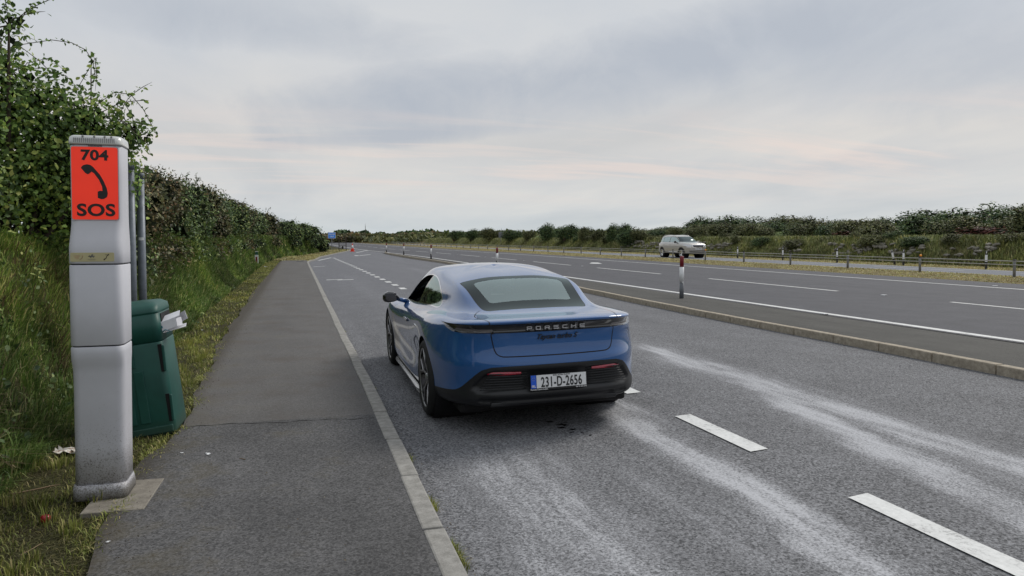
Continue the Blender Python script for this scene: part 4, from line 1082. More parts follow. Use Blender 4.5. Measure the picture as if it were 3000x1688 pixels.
def build_blue():
    root = thing('saloon_car', 'metallic blue low fastback saloon with a full-width rear light bar parked in the lay-by', 'car', (2.050, 5.62, .026), -R(.5))
    root.rotation_euler = (0, -R(1.35), -R(.5))
    nb = [[(x, y, z if z < 1.1 else 1.1+(z-1.1)*.94) for x, y, z in c] for c in NETB]
    V, Nn, T = net_surface(nb, 10, 9)
    s = Skin(V, Nn, T)
    yz = lambda P: P[:, [1, 2]]; xz = lambda P: np.stack([np.abs(P[:, 0]), P[:, 2]], 1); xy = lambda P: np.stack([np.abs(P[:, 0]), P[:, 1]], 1)
    # wheel openings
    s.take(lambda P: np.maximum(np.hypot(P[:, 1]-RWY, P[:, 2]-WZ-.005)-.375, .5-np.abs(P[:, 0])))
    s.take(lambda P: np.maximum(np.hypot(P[:, 1]-FWY, P[:, 2]-WZ-.005)-.372, .5-np.abs(P[:, 0])))
    # lower dark skirt along the sides
    skirt = s.take(lambda P: np.maximum(np.maximum(P[:, 2]-.205, .9-P[:, 1]), np.maximum(P[:, 1]-4.2, .5-np.abs(P[:, 0]))))
    # side windows
    dlo = smooth_poly([(3.40, .885), (3.36, .925), (3.12, 1.035), (2.86, 1.140), (2.58, 1.198), (2.25, 1.212), (1.95, 1.185), (1.68, 1.122), (1.47, 1.045), (1.37, .985), (1.44, .952), (1.8, .945), (2.4, .920), (3.0, .893)], 5)
    side_c = lambda P: .50-np.abs(P[:, 0])
    sg = s.take(lambda P: np.maximum(sd_poly(dlo, yz(P)), side_c(P)))
    trim = s.take(lambda P: np.maximum(sd_poly(dlo, yz(P))-.009, side_c(P)))
    # door pillar and the small fixed pane; the front side windows are wound down on the kerb side
    pillar = lambda P: np.abs(P[:, 1]-2.36-(P[:, 2]-1.0)*-.45)-.035
    fwin, rwin_s = s.cut(sg, lambda P: 2.36-(P[:, 2]-1.0)*.45-P[:, 1])
    bp_, rwin_s = s.cut(rwin_s, lambda P: 2.31-(P[:, 2]-1.0)*.45-P[:, 1])
    qp_, rwin_s = s.cut(rwin_s, lambda P: np.abs(P[:, 1]-1.60+(P[:, 2]-1.0)*-.62)-.008)
    fwin_open, fwin = s.cut(fwin, lambda P: P[:, 0])
    # rear window with its wide black surround
    rw = [(0, .505), (.30, .512), (.43, .53), (.462, .56), (.478, .62), (.497, .80), (.518, 1.05), (.535, 1.20), (.535, 1.245), (.50, 1.262), (.3, 1.285), (0, 1.295)]
    rwf = np.array([(-x, y) for x, y in rw[::-1]][:-1]+rw)
    rz = lambda P: np.where((P[:, 2] > .93) & (P[:, 1] < 2), sd_poly(rwf, P[:, [0, 1]]), 1)
    rwin = s.take(lambda P: rz(P))
    seam_w = s.take(lambda P: rz(P)-.006)
    inn = np.array([(-.36, .70), (.36, .70), (.385, .73), (.43, 1.10), (.425, 1.155), (.39, 1.175), (.2, 1.20), (0, 1.205), (-.2, 1.20), (-.39, 1.175), (-.425, 1.155), (-.43, 1.10), (-.385, .73)])
    rglass, rsurr = s.cut(rwin, lambda P: sd_poly(inn, P[:, [0, 1]]))
    # windscreen
    ws = np.array([(-.60, 3.44), (-.46, 3.14), (0, 3.24), (.46, 3.14), (.60, 3.44), (.62, 3.56), (.3, 3.80), (0, 3.86), (-.3, 3.80), (-.62, 3.56)])
    wsc = s.take(lambda P: np.where((P[:, 2] > .87) & (P[:, 1] > 2.9), sd_poly(ws, P[:, [0, 1]]), 1))
    # light bar
    lb_poly = [(0, .846), (.60, .842), (.74, .838), (.800, .848), (.832, .872), (.845, .906), (.76, .914), (.5, .9185), (0, .920)]
    lbf = np.array([(-x, z) for x, z in lb_poly[::-1]][:-1]+lb_poly[:-1])
    rearc = lambda P: np.where(P[:, 1] < .70, sd_poly(lbf, P[:, [0, 2]]), 1)
    lbar = s.take(rearc)
    lens_l, lbar = s.cut(lbar, lambda P: np.maximum(sd_poly(np.array([(.52, .850), (.74, .846), (.79, .856), (.80, .872), (.52, .871)]), np.stack([np.abs(P[:, 0]), P[:, 2]], 1)), P[:, 0]))
    lens_r, lbar = s.cut(lbar, lambda P: sd_poly(np.array([(.52, .850), (.74, .846), (.79, .856), (.80, .872), (.52, .871)]), P[:, [0, 2]]))
    # black lower bumper
    bp = [(0, .580), (.40, .578), (.54, .572), (.615, .550), (.665, .505), (.765, .390), (.80, .366), (.93, .335), (.98, .10), (0, .10)]
    bpf = np.array([(-x, z) for x, z in bp[::-1]]+bp)
    bump_ = s.take(lambda P: np.where(P[:, 1] < .80, sd_poly(bpf, P[:, [0, 2]]), 1))
    # panel gaps
    gaps = []
    tk = smooth_poly([(0, .648), (.2, .649), (.40, .651), (.455, .655), (.492, .675), (.512, .72), (.527, .80), (.535, .846)], 5, False)
    tkf = np.array([(-x, z) for x, z in tk[::-1]]+[tuple(p) for p in tk[1:]])
    rear_only = lambda P: np.where((P[:, 1] < .3) & (P[:, 2] < .846), -1, 1.)
    gaps.append(s.seam(lambda P: sd_poly(tkf, P[:, [0, 2]]), .0046, rear_only))
    top = smooth_poly([(.535, -.05), (.548, .03), (.56, .12), (.585, .22), (.60, .34), (.585, .45), (.545, .545), (.495, .60)], 5, False)
    tpf = np.array([(-x, y) for x, y in top[::-1]]+[tuple(p) for p in top])
    gaps.append(s.seam(lambda P: sd_poly(tpf, P[:, :2]), .0040, lambda P: np.where((P[:, 2] > .915) & (P[:, 1] < .60) & (np.abs(P[:, 0]) > .48), -1, 1.)))
    gaps.append(s.seam(lambda P: P[:, 1]-.235-.05*P[:, 0]**2, .0026, lambda P: np.where((P[:, 2] > .93) & (np.abs(P[:, 0]) < .575) & (P[:, 1] < .6), -1, 1.)))
    for ln in ([(1.64, .205), (1.58, .40), (1.46, .60), (1.40, .74), (1.44, .86), (1.50, .93)], [(2.40, .205), (2.36, .35), (2.30, .6), (2.34, .915)], [(3.44, .205), (3.48, .5), (3.46, .74), (3.36, .87)]):
        l2 = np.array(smooth_poly(ln, 5, False))
        gaps.append(s.seam(lambda P: P[:, 1]-np.interp(P[:, 2], l2[:, 1], l2[:, 0]), .0042, lambda P: np.where((np.abs(P[:, 0]) > .62) & (P[:, 2] < l2[-1, 1]), -1, 1.)))
    ff = np.array([(.80, .03), (.86, .05), (.98, .08)])
    # fuel flap style charge door on the front wing is out of sight; rear wing joint under the lamp corner
    # air outlet behind the front wheel
    vent = s.take(lambda P: np.maximum(sd_poly([(3.44, .74), (3.36, .73), (3.30, .60), (3.22, .40), (3.05, .30), (3.50, .28), (3.53, .5)], yz(P)), .6-np.abs(P[:, 0])))
    # dark slot under the light bar ends
    def rec(V_, N_):
        sd = rearc(V_); k = np.clip(-sd/.010, 0, 1)[:, None]; V_ = V_-N_*k*.020*np.array([[1, 1, .3]]); return V_
    s.obj('body', [s.left]+[np.concatenate(gaps)], [M['blue'], M['gap']], root)
    tr_l, tr_r = s.cut(trim, lambda P: P[:, 0])
    s.obj('window_trim', tr_l, M['chrome'], root); s.obj('window_trim', tr_r, M['chrome'], root)
    for sgn in (-1, 1):
        T_i, rwin_s = s.cut(rwin_s, lambda P: P[:, 0]*1.0) if sgn < 0 else (rwin_s, None)
        s.obj('rear_side_window', T_i, M['glass_side'], root)
    s.obj('front_side_window', fwin, M['glass_side'], root)
    for T_p in (bp_, qp_):
        pl_, pr_ = s.cut(T_p, lambda P: P[:, 0])
        s.obj('window_pillar', pl_, M['gloss_black'], root); s.obj('window_pillar', pr_, M['gloss_black'], root)
    hl_, _ = s.cut(np.concatenate([s.left]), lambda P: np.maximum(.99-P[:, 2], np.abs(P[:, 1]-2.2)-1.3))
    s.obj('headliner', hl_, simple('headlining', (.09, .09, .095), .9), root, lambda V_, N_: V_-N_*.018)
    s.obj('rear_window', rglass, M['glass_rear'], root)
    s.obj('rear_window_surround', [rsurr, seam_w], [M['glass_black'], M['gap']], root)
    s.obj('windscreen', wsc, M['glass_clear'], root)
    def slats(V_, N_):
        g = sd_poly(np.array([(-.60, .505), (-.54, .535), (.54, .535), (.60, .505), (.685, .40), (.64, .372), (-.64, .372), (-.685, .40)]), V_[:, [0, 2]])
        k = np.clip(-g/.008, 0, 1)
        d2 = sd_poly(np.array([(-.60, .325), (.60, .325), (.66, .30), (.62, .268), (-.62, .268), (-.66, .30)]), V_[:, [0, 2]])
        k2 = np.clip(-d2/.01, 0, 1)
        V_ = V_.copy(); V_[:, 1] += .030*k+.03*k2
        return V_
    s.obj('rear_bumper', bump_, M['satin_black'], root, slats)
    for T_p, nm_, mt_ in ((skirt, 'lower_skirt', 'satin_black'), (vent, 'side_vent', 'gloss_black')):
        pl_, pr_ = s.cut(T_p, lambda P: P[:, 0])
        s.obj(nm_, pl_, M[mt_], root); s.obj(nm_, pr_, M[mt_], root)
    s.obj('light_bar', lbar, M['gloss_black'], root, rec)
    s.obj('tail_lamp', lens_l, M['clear_lens'], root, rec); s.obj('tail_lamp', lens_r, M['clear_lens'], root, rec)
    # slats in the bumper grille, left and right of the plate
    for sgn in (-1, 1):
        mb = MB()
        for k in range(7):
            z = .392+k*.0205
            wmax = .64-(z-.39)*.62
            xs = np.linspace(.255, wmax, 7)
            mb.tube([(sgn*x+0.0, .048+.115*max(0, x-.30)**1.5*1.9, z) for x in xs], .0045, 6)
        mb.build('grille_slats', M['satin_black'], root)
    for sgn in (-1, 1):
        mb = MB()
        rings = []
        for x, y, hh in ((.305, .040, .009), (.40, .050, .012), (.50, .075, .013), (.56, .098, .010), (.585, .112, .004)):
            zc_ = .518
            rings.append([(sgn*x, y+.0, zc_-hh), (sgn*x, y-.006, zc_), (sgn*x, y, zc_+hh), (sgn*x, y+.01, zc_)])
        mb.loft(rings, False).build('reflector', M['red_lens'], root)
    # diffuser
    mb = MB()
    mb.box((0, .19, .262), (1.10, .20, .040), None, .012)
    mb.build('diffuser', M['satin_black'], root)
    # number plate
    pl = MB().box((0, 0, 0), (.485, .010, .126), None, .004).build('number_plate', M['ink'], root)
    pl.location = (-.0, -.004, .437); pl.rotation_euler = (R(-4), 0, 0)
    MB().box((.022, -.0065, .008), (.426, .002, .104), None, .0008).build('plate_face', M['plate_white'], pl)
    MB().box((-.216, -.0065, .008), (.045, .0022, .105), None, .0008).build('plate_band', M['eu_blue'], pl)
    RX = Matrix.Rotation(PI/2, 4, 'X')
    def T_(x, y, z): return Matrix.Translation((x, y, z)) @ RX
    text_mesh('plate_lettering', '231-D-2656', .112, M['ink'], pl, T_(.022, -.0085, -.002), sx=.60, bold=.0018, space=1.08)
    text_mesh('plate_lettering', 'BAILE ÁTHA CLIATH', .016, M['ink'], pl, T_(.022, -.0085, .0525), bold=.0003, depth=.0006)
    text_mesh('plate_lettering', 'IRL', .026, M['inkw'], pl, T_(-.216, -.0085, -.028), bold=.0006, depth=.0006)
    text_mesh('plate_lettering', 'Porsche Centre Dublin', .0155, M['inkw'], pl, T_(-.17, -.0062, -.0545), bold=.0003, depth=.0006)
    text_mesh('plate_lettering', 'Tel. 01 235 3375', .0140, M['inkw'], pl, T_(.19, -.0062, -.0545), bold=.0003, depth=.0006)
    # stars on the plate band
    mb = MB()
    for k in range(12): mb.lathe([(.0001, -.0090), (.0018, -.0088), (.0001, -.0078)], 5, 'y', (-.216+.013*math.cos(k*PI/6), 0, .030+.013*math.sin(k*PI/6)))
    mb.build('plate_lettering', simple('plate stars', (.6, .5, .05), .4), pl)
    # lettering in the light bar, each letter a low block outline
    k = 0
    mb = MB()
    G = {'P': [((0, 0), (0, 1)), ((0, 1), (1, 1)), ((1, 1), (1, .42)), ((1, .42), (0, .42))], 'O': [((0, 0), (0, 1)), ((0, 1), (1, 1)), ((1, 1), (1, 0)), ((1, 0), (0, 0))],
         'R': [((0, 0), (0, 1)), ((0, 1), (1, 1)), ((1, 1), (1, .42)), ((1, .42), (0, .42)), ((.6, .42), (1, 0))], 'S': [((1, 1), (0, 1)), ((0, 1), (0, .5)), ((0, .5), (1, .5)), ((1, .5), (1, 0)), ((1, 0), (0, 0))],
         'C': [((1, 1), (0, 1)), ((0, 1), (0, 0)), ((0, 0), (1, 0))], 'H': [((0, 0), (0, 1)), ((1, 0), (1, 1)), ((0, .5), (1, .5))], 'E': [((1, 1), (0, 1)), ((0, 1), (0, 0)), ((0, 0), (1, 0)), ((0, .5), (1, .5))]}
    lh, lw_, st = .024, .036, .0045
    for i, ch in enumerate('PORSCHE'):
        x0 = -.245+i*.076
        for (a, b), (c, d_) in G[ch]:
            xa, xb = x0+a*lw_, x0+c*lw_; za, zb = .863+b*lh, .863+d_*lh
            ln = math.hypot(xb-xa, zb-za); an = math.atan2(zb-za, xb-xa)
            mb.box(((xa+xb)/2, .046, (za+zb)/2), (ln+st, .026, st), Matrix.Rotation(-an, 3, 'Y'))
    mb.build('lettering', simple('bright badge letters', (.62, .62, .64), .3, .2, var=.02), root)
    text_mesh('model_badge', 'Taycan turbo S', .058, M['ink'], root, Matrix.Translation((.005, .0485, .798)) @ Matrix.Rotation(PI/2+.05, 4, 'X'), sx=1.0, bold=.0010, shear=.45, space=.98)
    # sills
    for sgn in (-1, 1):
        mb = MB()
        rings = []
        for y, x, z, w_, h_ in ((1.40, .895, .150, .05, .055), (1.5, .925, .145, .05, .06), (1.58, .935, .150, .035, .035), (2.4, .925, .150, .03, .028), (3.3, .925, .155, .03, .025), (3.46, .90, .165, .03, .02)):
            rings.append([(sgn*(x-w_), y, z-h_/2), (sgn*x, y, z-h_/2), (sgn*(x+.004), y, z+h_/2*.4), (sgn*(x-w_), y, z+h_/2)])
        mb.loft(rings, False).build('side_sill', M['silver_trim'], root)
    # flush door handles
    for y, z in ((2.47, .735), (1.66, .745)):
        for sgn in (-1, 1):
            mb = MB()
            mb.box((sgn*.905, y, z), (.022, .20, .026), Matrix.Rotation(R(3), 3, 'X'), .008)
            mb.build('door_handle', M['gloss_black'], root)
            MB().box((sgn*.916, y, z+.008), (.006, .19, .006), Matrix.Rotation(R(3), 3, 'X'), .002).build('handle_trim', M['chrome'], root.children[-1] if False else bpy.data.objects[mb_last_name(root, 'door_handle')])
    # mirrors
    for sgn in (-1, 1):
        mr = MB(); rings = []
        for x, w_, h_, zc_ in ((.875, .03, .03, .895), (.90, .07, .07, .915), (.95, .125, .125, .925), (1.01, .14, .135, .925), (1.055, .11, .105, .92), (1.075, .04, .05, .915)):
            rings.append([(sgn*x, 3.20+w_*.5*math.cos(a), zc_+h_*.5*math.sin(a)) for a in np.linspace(0, 2*PI, 14, endpoint=False)])
        o = mr.loft(rings).build('wing_mirror', M['gloss_black'], root)
        MB().box((sgn*.985, 3.128, .925), (.13, .006, .095), None, .003).build('mirror_glass', M['gloss_black'], o)  # dark hedge reflection put into the colour of the glass
        MB().tube([(sgn*.78, 3.25, .86), (sgn*.90, 3.22, .895)], [.03, .022], 8).build('mirror_arm', M['blue'], o)
    # wheels and liners
    for y, wd, xo in ((RWY, .285, .945), (FWY, .255, .935)):
        for sgn in (-1, 1):
            wheel(root, sgn*(xo-wd/2), y, WZ, .347, .268, wd, sgn)
            MB().lathe([(.001, sgn*.50), (.382, sgn*.50), (.382, sgn*.875), (.376, sgn*.895)], 40, 'x', (0, y, WZ+.004), caps=False).build('wheel_liner', M['gap'], root)
    # belly and cabin
    MB().box((0, 2.45, .20), (1.5, 4.2, .10), None, .03).build('underbody', M['gap'], root)
    mb = MB()
    mb.box((0, 2.30, .55), (1.50, 3.2, .06)); mb.box((0, .58, .80), (1.0, .10, .2)); mb.box((0, .78, .93), (1.0, .50, .03)); mb.box((0, 3.55, .72), (1.3, .35, .30), None, .05)
    for sgn in (-1, 1): mb.box((sgn*.74, 2.3, .70), (.06, 2.4, .34))
    mb.box((0, 1.32, .80), (1.15, .10, .5), None, .03)
    mb.build('cabin', M['cabin'], root)
    MB().box((0, .95, .952), (.98, .42, .012), None, .004).build('parcel_shelf', simple('parcel shelf', (.14, .15, .155), .8), root)
    for sgn in (-1, 1):
        for y, z in ((2.15, .70), (1.42, .68)):
            mb = MB(); mb.box((sgn*.36, y, z+.06), (.46, .16, .50), Matrix.Rotation(R(-16 if y > 2 else -22), 3, 'X'), .06, 3)
            st_ = mb.build('seat', M['seat'], root)
            MB().box((sgn*.36, y-.11, z+.395), (.25, .10, .17), Matrix.Rotation(R(-14), 3, 'X'), .045, 3).build('headrest', M['seat'], st_)
    mb = MB(); c = Vector((.36, 3.02, .84)); rot = Matrix.Rotation(R(68), 3, 'X')
    pts = [c+rot @ Vector((.18*math.cos(a), .18*math.sin(a), 0)) for a in np.linspace(0, 2*PI, 25)]
    mb.tube(pts, .014, 8); mb.tube([c-rot @ Vector((.17, 0, 0)), c+rot @ Vector((.17, 0, 0))], .02, 6)
    mb.build('steering_wheel', M['seat'], root)
    MB().box((0, 3.08, 1.13), (.24, .02, .07), None, .02).build('rear_view_mirror', M['cabin'], root)
    return root
def mb_last_name(root, pre):
    return [c.name for c in bpy.data.objects if c.name.startswith(pre) and c.parent == root][-1]
blue = build_blue()

# ------------------------------------------------------------------ the silver SUV on the far carriageway
M['silver'] = car_paint('silver beige car paint', (.48, .46, .425), .45, .35)
M['glass_suv'] = glass_mat('suv side glass', (.20, .22, .20), .38)
M['glass_suv_ws'] = glass_mat('suv windscreen', (.10, .13, .16), .03, (.02, .03, .045), .8)
def suv_net():
    ph = np.concatenate([[-90], np.linspace(-72, 72, 14), [90]]); cols = []
    #      z side, z front, y rear, y front, half width, exponent
    LV = [(.30, .30, .35, 4.40, .70, 4), (.33, .30, .10, 4.58, .86, 5), (.50, .46, .03, 4.66, .905, 5), (.68, .64, .00, 4.69, .925, 5), (.84, .80, .01, 4.69, .93, 5), (.96, .93, .03, 4.66, .925, 5),
          (1.05, 1.02, .05, 4.56, .905, 4.5), (1.09, 1.09, .10, 4.30, .87, 4.2), (1.13, 1.15, .16, 3.72, .835, 4), (1.35, 1.38, .26, 3.28, .765, 4), (1.56, 1.575, .42, 2.82, .655, 4), (1.645, 1.65, .75, 2.45, .45, 3.5)]
    for a in ph:
        c_, s_ = math.cos(R(a)), math.sin(R(a)); lev = []
        for z0, z1, yr, yf, w_, n in LV:
            x = w_*abs(c_)**(2/n) if abs(a) < 90 else 0; t = math.copysign(abs(s_)**(2/n), s_)
            ym = (yr+yf)/2; y = ym+(yf-yr)/2*t
            z = z0+(z1-z0)*max(0, t)
            lev.append((x, y, z))
        lev.append((0, 1.45+.35*s_, 1.675)); cols.append(lev)
    return cols
def build_suv():
    root = thing('suv_car', 'silver beige sport utility car with roof rails driving on the far carriageway', 'car', (31.75, 59.5, .006), R(180+3)); root.scale = (1.12, 1.10, 1.15)
    V, Nn, T = net_surface(suv_net(), 7, 7)
    s = Skin(V, Nn, T); yz = lambda P: P[:, [1, 2]]
    wr, wf, wz = .95, 3.75, .35
    for wy in (wr, wf): s.take(lambda P: np.maximum(np.hypot(P[:, 1]-wy, P[:, 2]-wz)-.40, .5-np.abs(P[:, 0])))
    arch = s.take(lambda P: np.maximum(np.minimum(np.hypot(P[:, 1]-wr, P[:, 2]-wz)-.455, np.hypot(P[:, 1]-wf, P[:, 2]-wz)-.455), np.maximum(.5-np.abs(P[:, 0]), P[:, 2]-.86)))
    clad = s.take(lambda P: P[:, 2]-.385)
    wins = []
    for poly in ([(.50, 1.18), (.62, 1.32), (.80, 1.47), (1.02, 1.50), (1.02, 1.17)], [(1.08, 1.17), (1.08, 1.505), (1.95, 1.535), (1.95, 1.155)], [(2.02, 1.155), (2.02, 1.535), (2.50, 1.52), (2.72, 1.475), (3.12, 1.27), (3.30, 1.15)]):
        wins.append(s.take(lambda P: np.maximum(sd_poly(poly, yz(P)), .52-np.abs(P[:, 0]))))
    fr = s.take(lambda P: np.maximum(sd_poly([(.42, 1.155), (.58, 1.34), (.78, 1.50), (1.1, 1.53), (2.1, 1.562), (2.52, 1.545), (2.76, 1.495), (3.18, 1.27), (3.36, 1.135)], yz(P)), .52-np.abs(P[:, 0])))
    wsf = lambda P: np.where((P[:, 1] > 2.6) & (P[:, 2] > 1.1), sd_poly(np.array([(-.72, 1.17), (-.60, 1.54), (-.3, 1.565), (.3, 1.565), (.60, 1.54), (.72, 1.17), (.4, 1.155), (-.4, 1.155)]), P[:, [0, 2]]), 1)
    wsc = s.take(wsf)
    front = lambda P, poly: np.where(P[:, 1] > 4.0, sd_poly(np.array(poly), P[:, [0, 2]]), 1)
    grs = s.take(lambda P: front(P, [(-.53, .97), (.53, .97), (.46, .76), (-.46, .76)]))
    gri, grs = s.cut(grs, lambda P: front(P, [(-.48, .935), (.48, .935), (.42, .785), (-.42, .785)]))
    hl = s.take(lambda P: np.where(P[:, 1] > 3.9, sd_poly(np.array([(.56, .965), (.86, .985), (.90, .93), (.84, .86), (.56, .88)]), np.stack([np.abs(P[:, 0]), P[:, 2]], 1)), 1))
    fog = s.take(lambda P: np.where(P[:, 1] > 3.9, sd_poly(np.array([(.58, .84), (.80, .845), (.84, .79), (.62, .765)]), np.stack([np.abs(P[:, 0]), P[:, 2]], 1)), 1))
    low = s.take(lambda P: front(P, [(-.72, .55), (.72, .55), (.66, .42), (-.66, .42)]))
    rl = s.take(lambda P: np.where(P[:, 1] < .45, sd_poly(np.array([(.60, 1.03), (.95, 1.07), (.95, .90), (.72, .90)]), np.stack([np.abs(P[:, 0]), P[:, 2]], 1)), 1))
    gp = []
    for ln in ([(1.05, 1.15), (1.06, .9), (1.28, .62), (1.42, .40)], [(1.98, 1.14), (1.98, .4)], [(3.25, 1.12), (3.24, .8), (3.18, .45)]):
        gp.append(s.take(lambda P: np.maximum(d_line(ln, yz(P))-.006, .6-np.abs(P[:, 0]))))
    gp.append(s.take(lambda P: np.maximum(np.abs(P[:, 2]-(1.01+.0*P[:, 1]))-.008, np.maximum(.7-np.abs(P[:, 0]), np.maximum(.3-P[:, 1], P[:, 1]-3.5)))))
    s.obj('body', [s.left, np.concatenate(gp)], [M['silver'], simple('suv crease', (.16, .15, .13), .5)], root)
    clad_m = simple('grey brown cladding', (.10, .09, .08), .6)
    s.obj('wheel_arch', arch, clad_m, root); s.obj('lower_cladding', clad, simple('dark underside cladding', (.03, .03, .03), .6), root)
    for t_ in wins: s.obj('side_window', t_, M['glass_suv'], root)
    s.obj('window_frame', fr, M['gloss_black'], root); s.obj('windscreen', wsc, M['glass_suv_ws'], root)
    s.obj('grille_surround', grs, M['chrome'], root)
    g_ = s.obj('grille', gri, M['gloss_black'], root)
    mb = MB()
    for k in range(9): mb.box((-.40+k*.1, 4.665-.35*abs(-.40+k*.1)**2.5, .86), (.012, .02, .13))
    mb.build('grille_bar', M['rim'], g_)
    s.obj('headlight', hl, simple('headlight glass', (.62, .64, .66), .12, .4, coat=1), root); s.obj('fog_lamp', fog, simple('fog lamp', (.85, .86, .88), .2), root)
    s.obj('air_intake', low, M['black'], root); s.obj('tail_light', rl, M['red_lens'], root)
    p_ = MB().box((0, 4.70, .665), (.52, .012, .112), None, .003).build('number_plate', M['plate_white'], root)
    text_mesh('plate_lettering', 'DP17 WNR', .095, M['ink'], p_, Matrix.Translation((0, 4.708, .665)) @ Matrix.Rotation(PI, 4, 'Z') @ Matrix.Rotation(PI/2, 4, 'X'), sx=.8, bold=.001)
    for sgn in (-1, 1):
        MB().tube([(sgn*.60, .72, 1.60), (sgn*.60, .82, 1.655), (sgn*.60, 1.6, 1.685), (sgn*.59, 2.35, 1.655), (sgn*.585, 2.5, 1.61)], .016, 6).build('roof_rail', M['silver_trim'], root)
        mb = MB(); mb.box((sgn*1.0, 3.08, 1.16), (.20, .11, .15), None, .04, 3); mb.box((sgn*.90, 3.10, 1.11), (.14, .05, .05))
        mb.build('wing_mirror', M['gloss_black'] if sgn > 0 else M['silver'], root)
        for y in (1.28, 2.2): MB().box((sgn*.935, y, .955), (.03, .20, .03), None, .01).build('door_handle', M['silver'], root)
        MB().tube([(sgn*.91, 1.45, .43), (sgn*.93, 2.3, .44), (sgn*.91, 3.2, .43)], .022, 6).build('side_sill', M['chrome'], root)
        for wy in (wr, wf):
            wheel(root, sgn*.80, wy, wz, .355, .245, .235, sgn, 'm', M['chrome'], M['rim'])
            MB().lathe([(.001, sgn*.45), (.41, sgn*.45), (.41, sgn*.86)], 28, 'x', (0, wy, wz), caps=False).build('wheel_liner', M['gap'], root)
    MB().box((0, 2.35, .36), (1.5, 4.0, .12), None, .03).build('underbody', M['gap'], root)
    mb = MB(); mb.box((0, 2.0, .95), (1.5, 3.0, .1))
    for x, y in ((-.4, 2.2), (.4, 2.2), (-.4, 1.3), (.4, 1.3)): mb.box((x, y, 1.18), (.48, .14, .5), None, .05)
    mb.build('seats', M['cabin'], root)
build_suv()
# ------------------------------------------------------------------ emergency phone
def housing_mat():
    m, nt, b = new_mat('grey phone housing')
    p = objcoord(nt); sep = N(nt, 'ShaderNodeSeparateXYZ'); L(nt, p, sep.inputs[0])
    n = noise(nt, 3, 5, .6, p)
    base = ramp(nt, n.outputs[0], [(.3, (.53, .535, .575)), (.7, (.60, .605, .65))]).outputs[0]
    sp = noise(nt, 120, 4, .8, p); big = noise(nt, 9, 4, .7, p)
    low = math_n(nt, 'SUBTRACT', 1.0, math_n(nt, 'DIVIDE', sep.outputs[2], .85), True)       # dirt thickens towards the foot
    low2 = math_n(nt, 'POWER', low, 1.3)
    th = math_n(nt, 'ADD', math_n(nt, 'MULTIPLY', low2, .20), math_n(nt, 'MULTIPLY', math_n(nt, 'SUBTRACT', big.outputs[0], .5), .18))
    k = math_n(nt, 'MULTIPLY', math_n(nt, 'SUBTRACT', math_n(nt, 'ADD', sp.outputs[0], th), .675), 14, True)
    k = math_n(nt, 'MULTIPLY', k, math_n(nt, 'ADD', math_n(nt, 'MULTIPLY', low2, 1.5), .15, True))
    c = mixc(nt, math_n(nt, 'MULTIPLY', k, .8), base, (.085, .072, .058))
    film = math_n(nt, 'MULTIPLY', math_n(nt, 'MULTIPLY', low2, big.outputs[0]), .55)
    c = mixc(nt, film, c, (.20, .18, .15))
    foot = math_n(nt, 'MULTIPLY', math_n(nt, 'SUBTRACT', .075, sep.outputs[2]), 30, True)
    c = mixc(nt, math_n(nt, 'MULTIPLY', foot, .6), c, (.05, .045, .03))
    L(nt, c, b.inputs['Base Color']); b.inputs['Roughness'].default_value = .5
    bump(nt, b, sp.outputs[0], .06, .003)
    return m
M['housing'] = housing_mat()
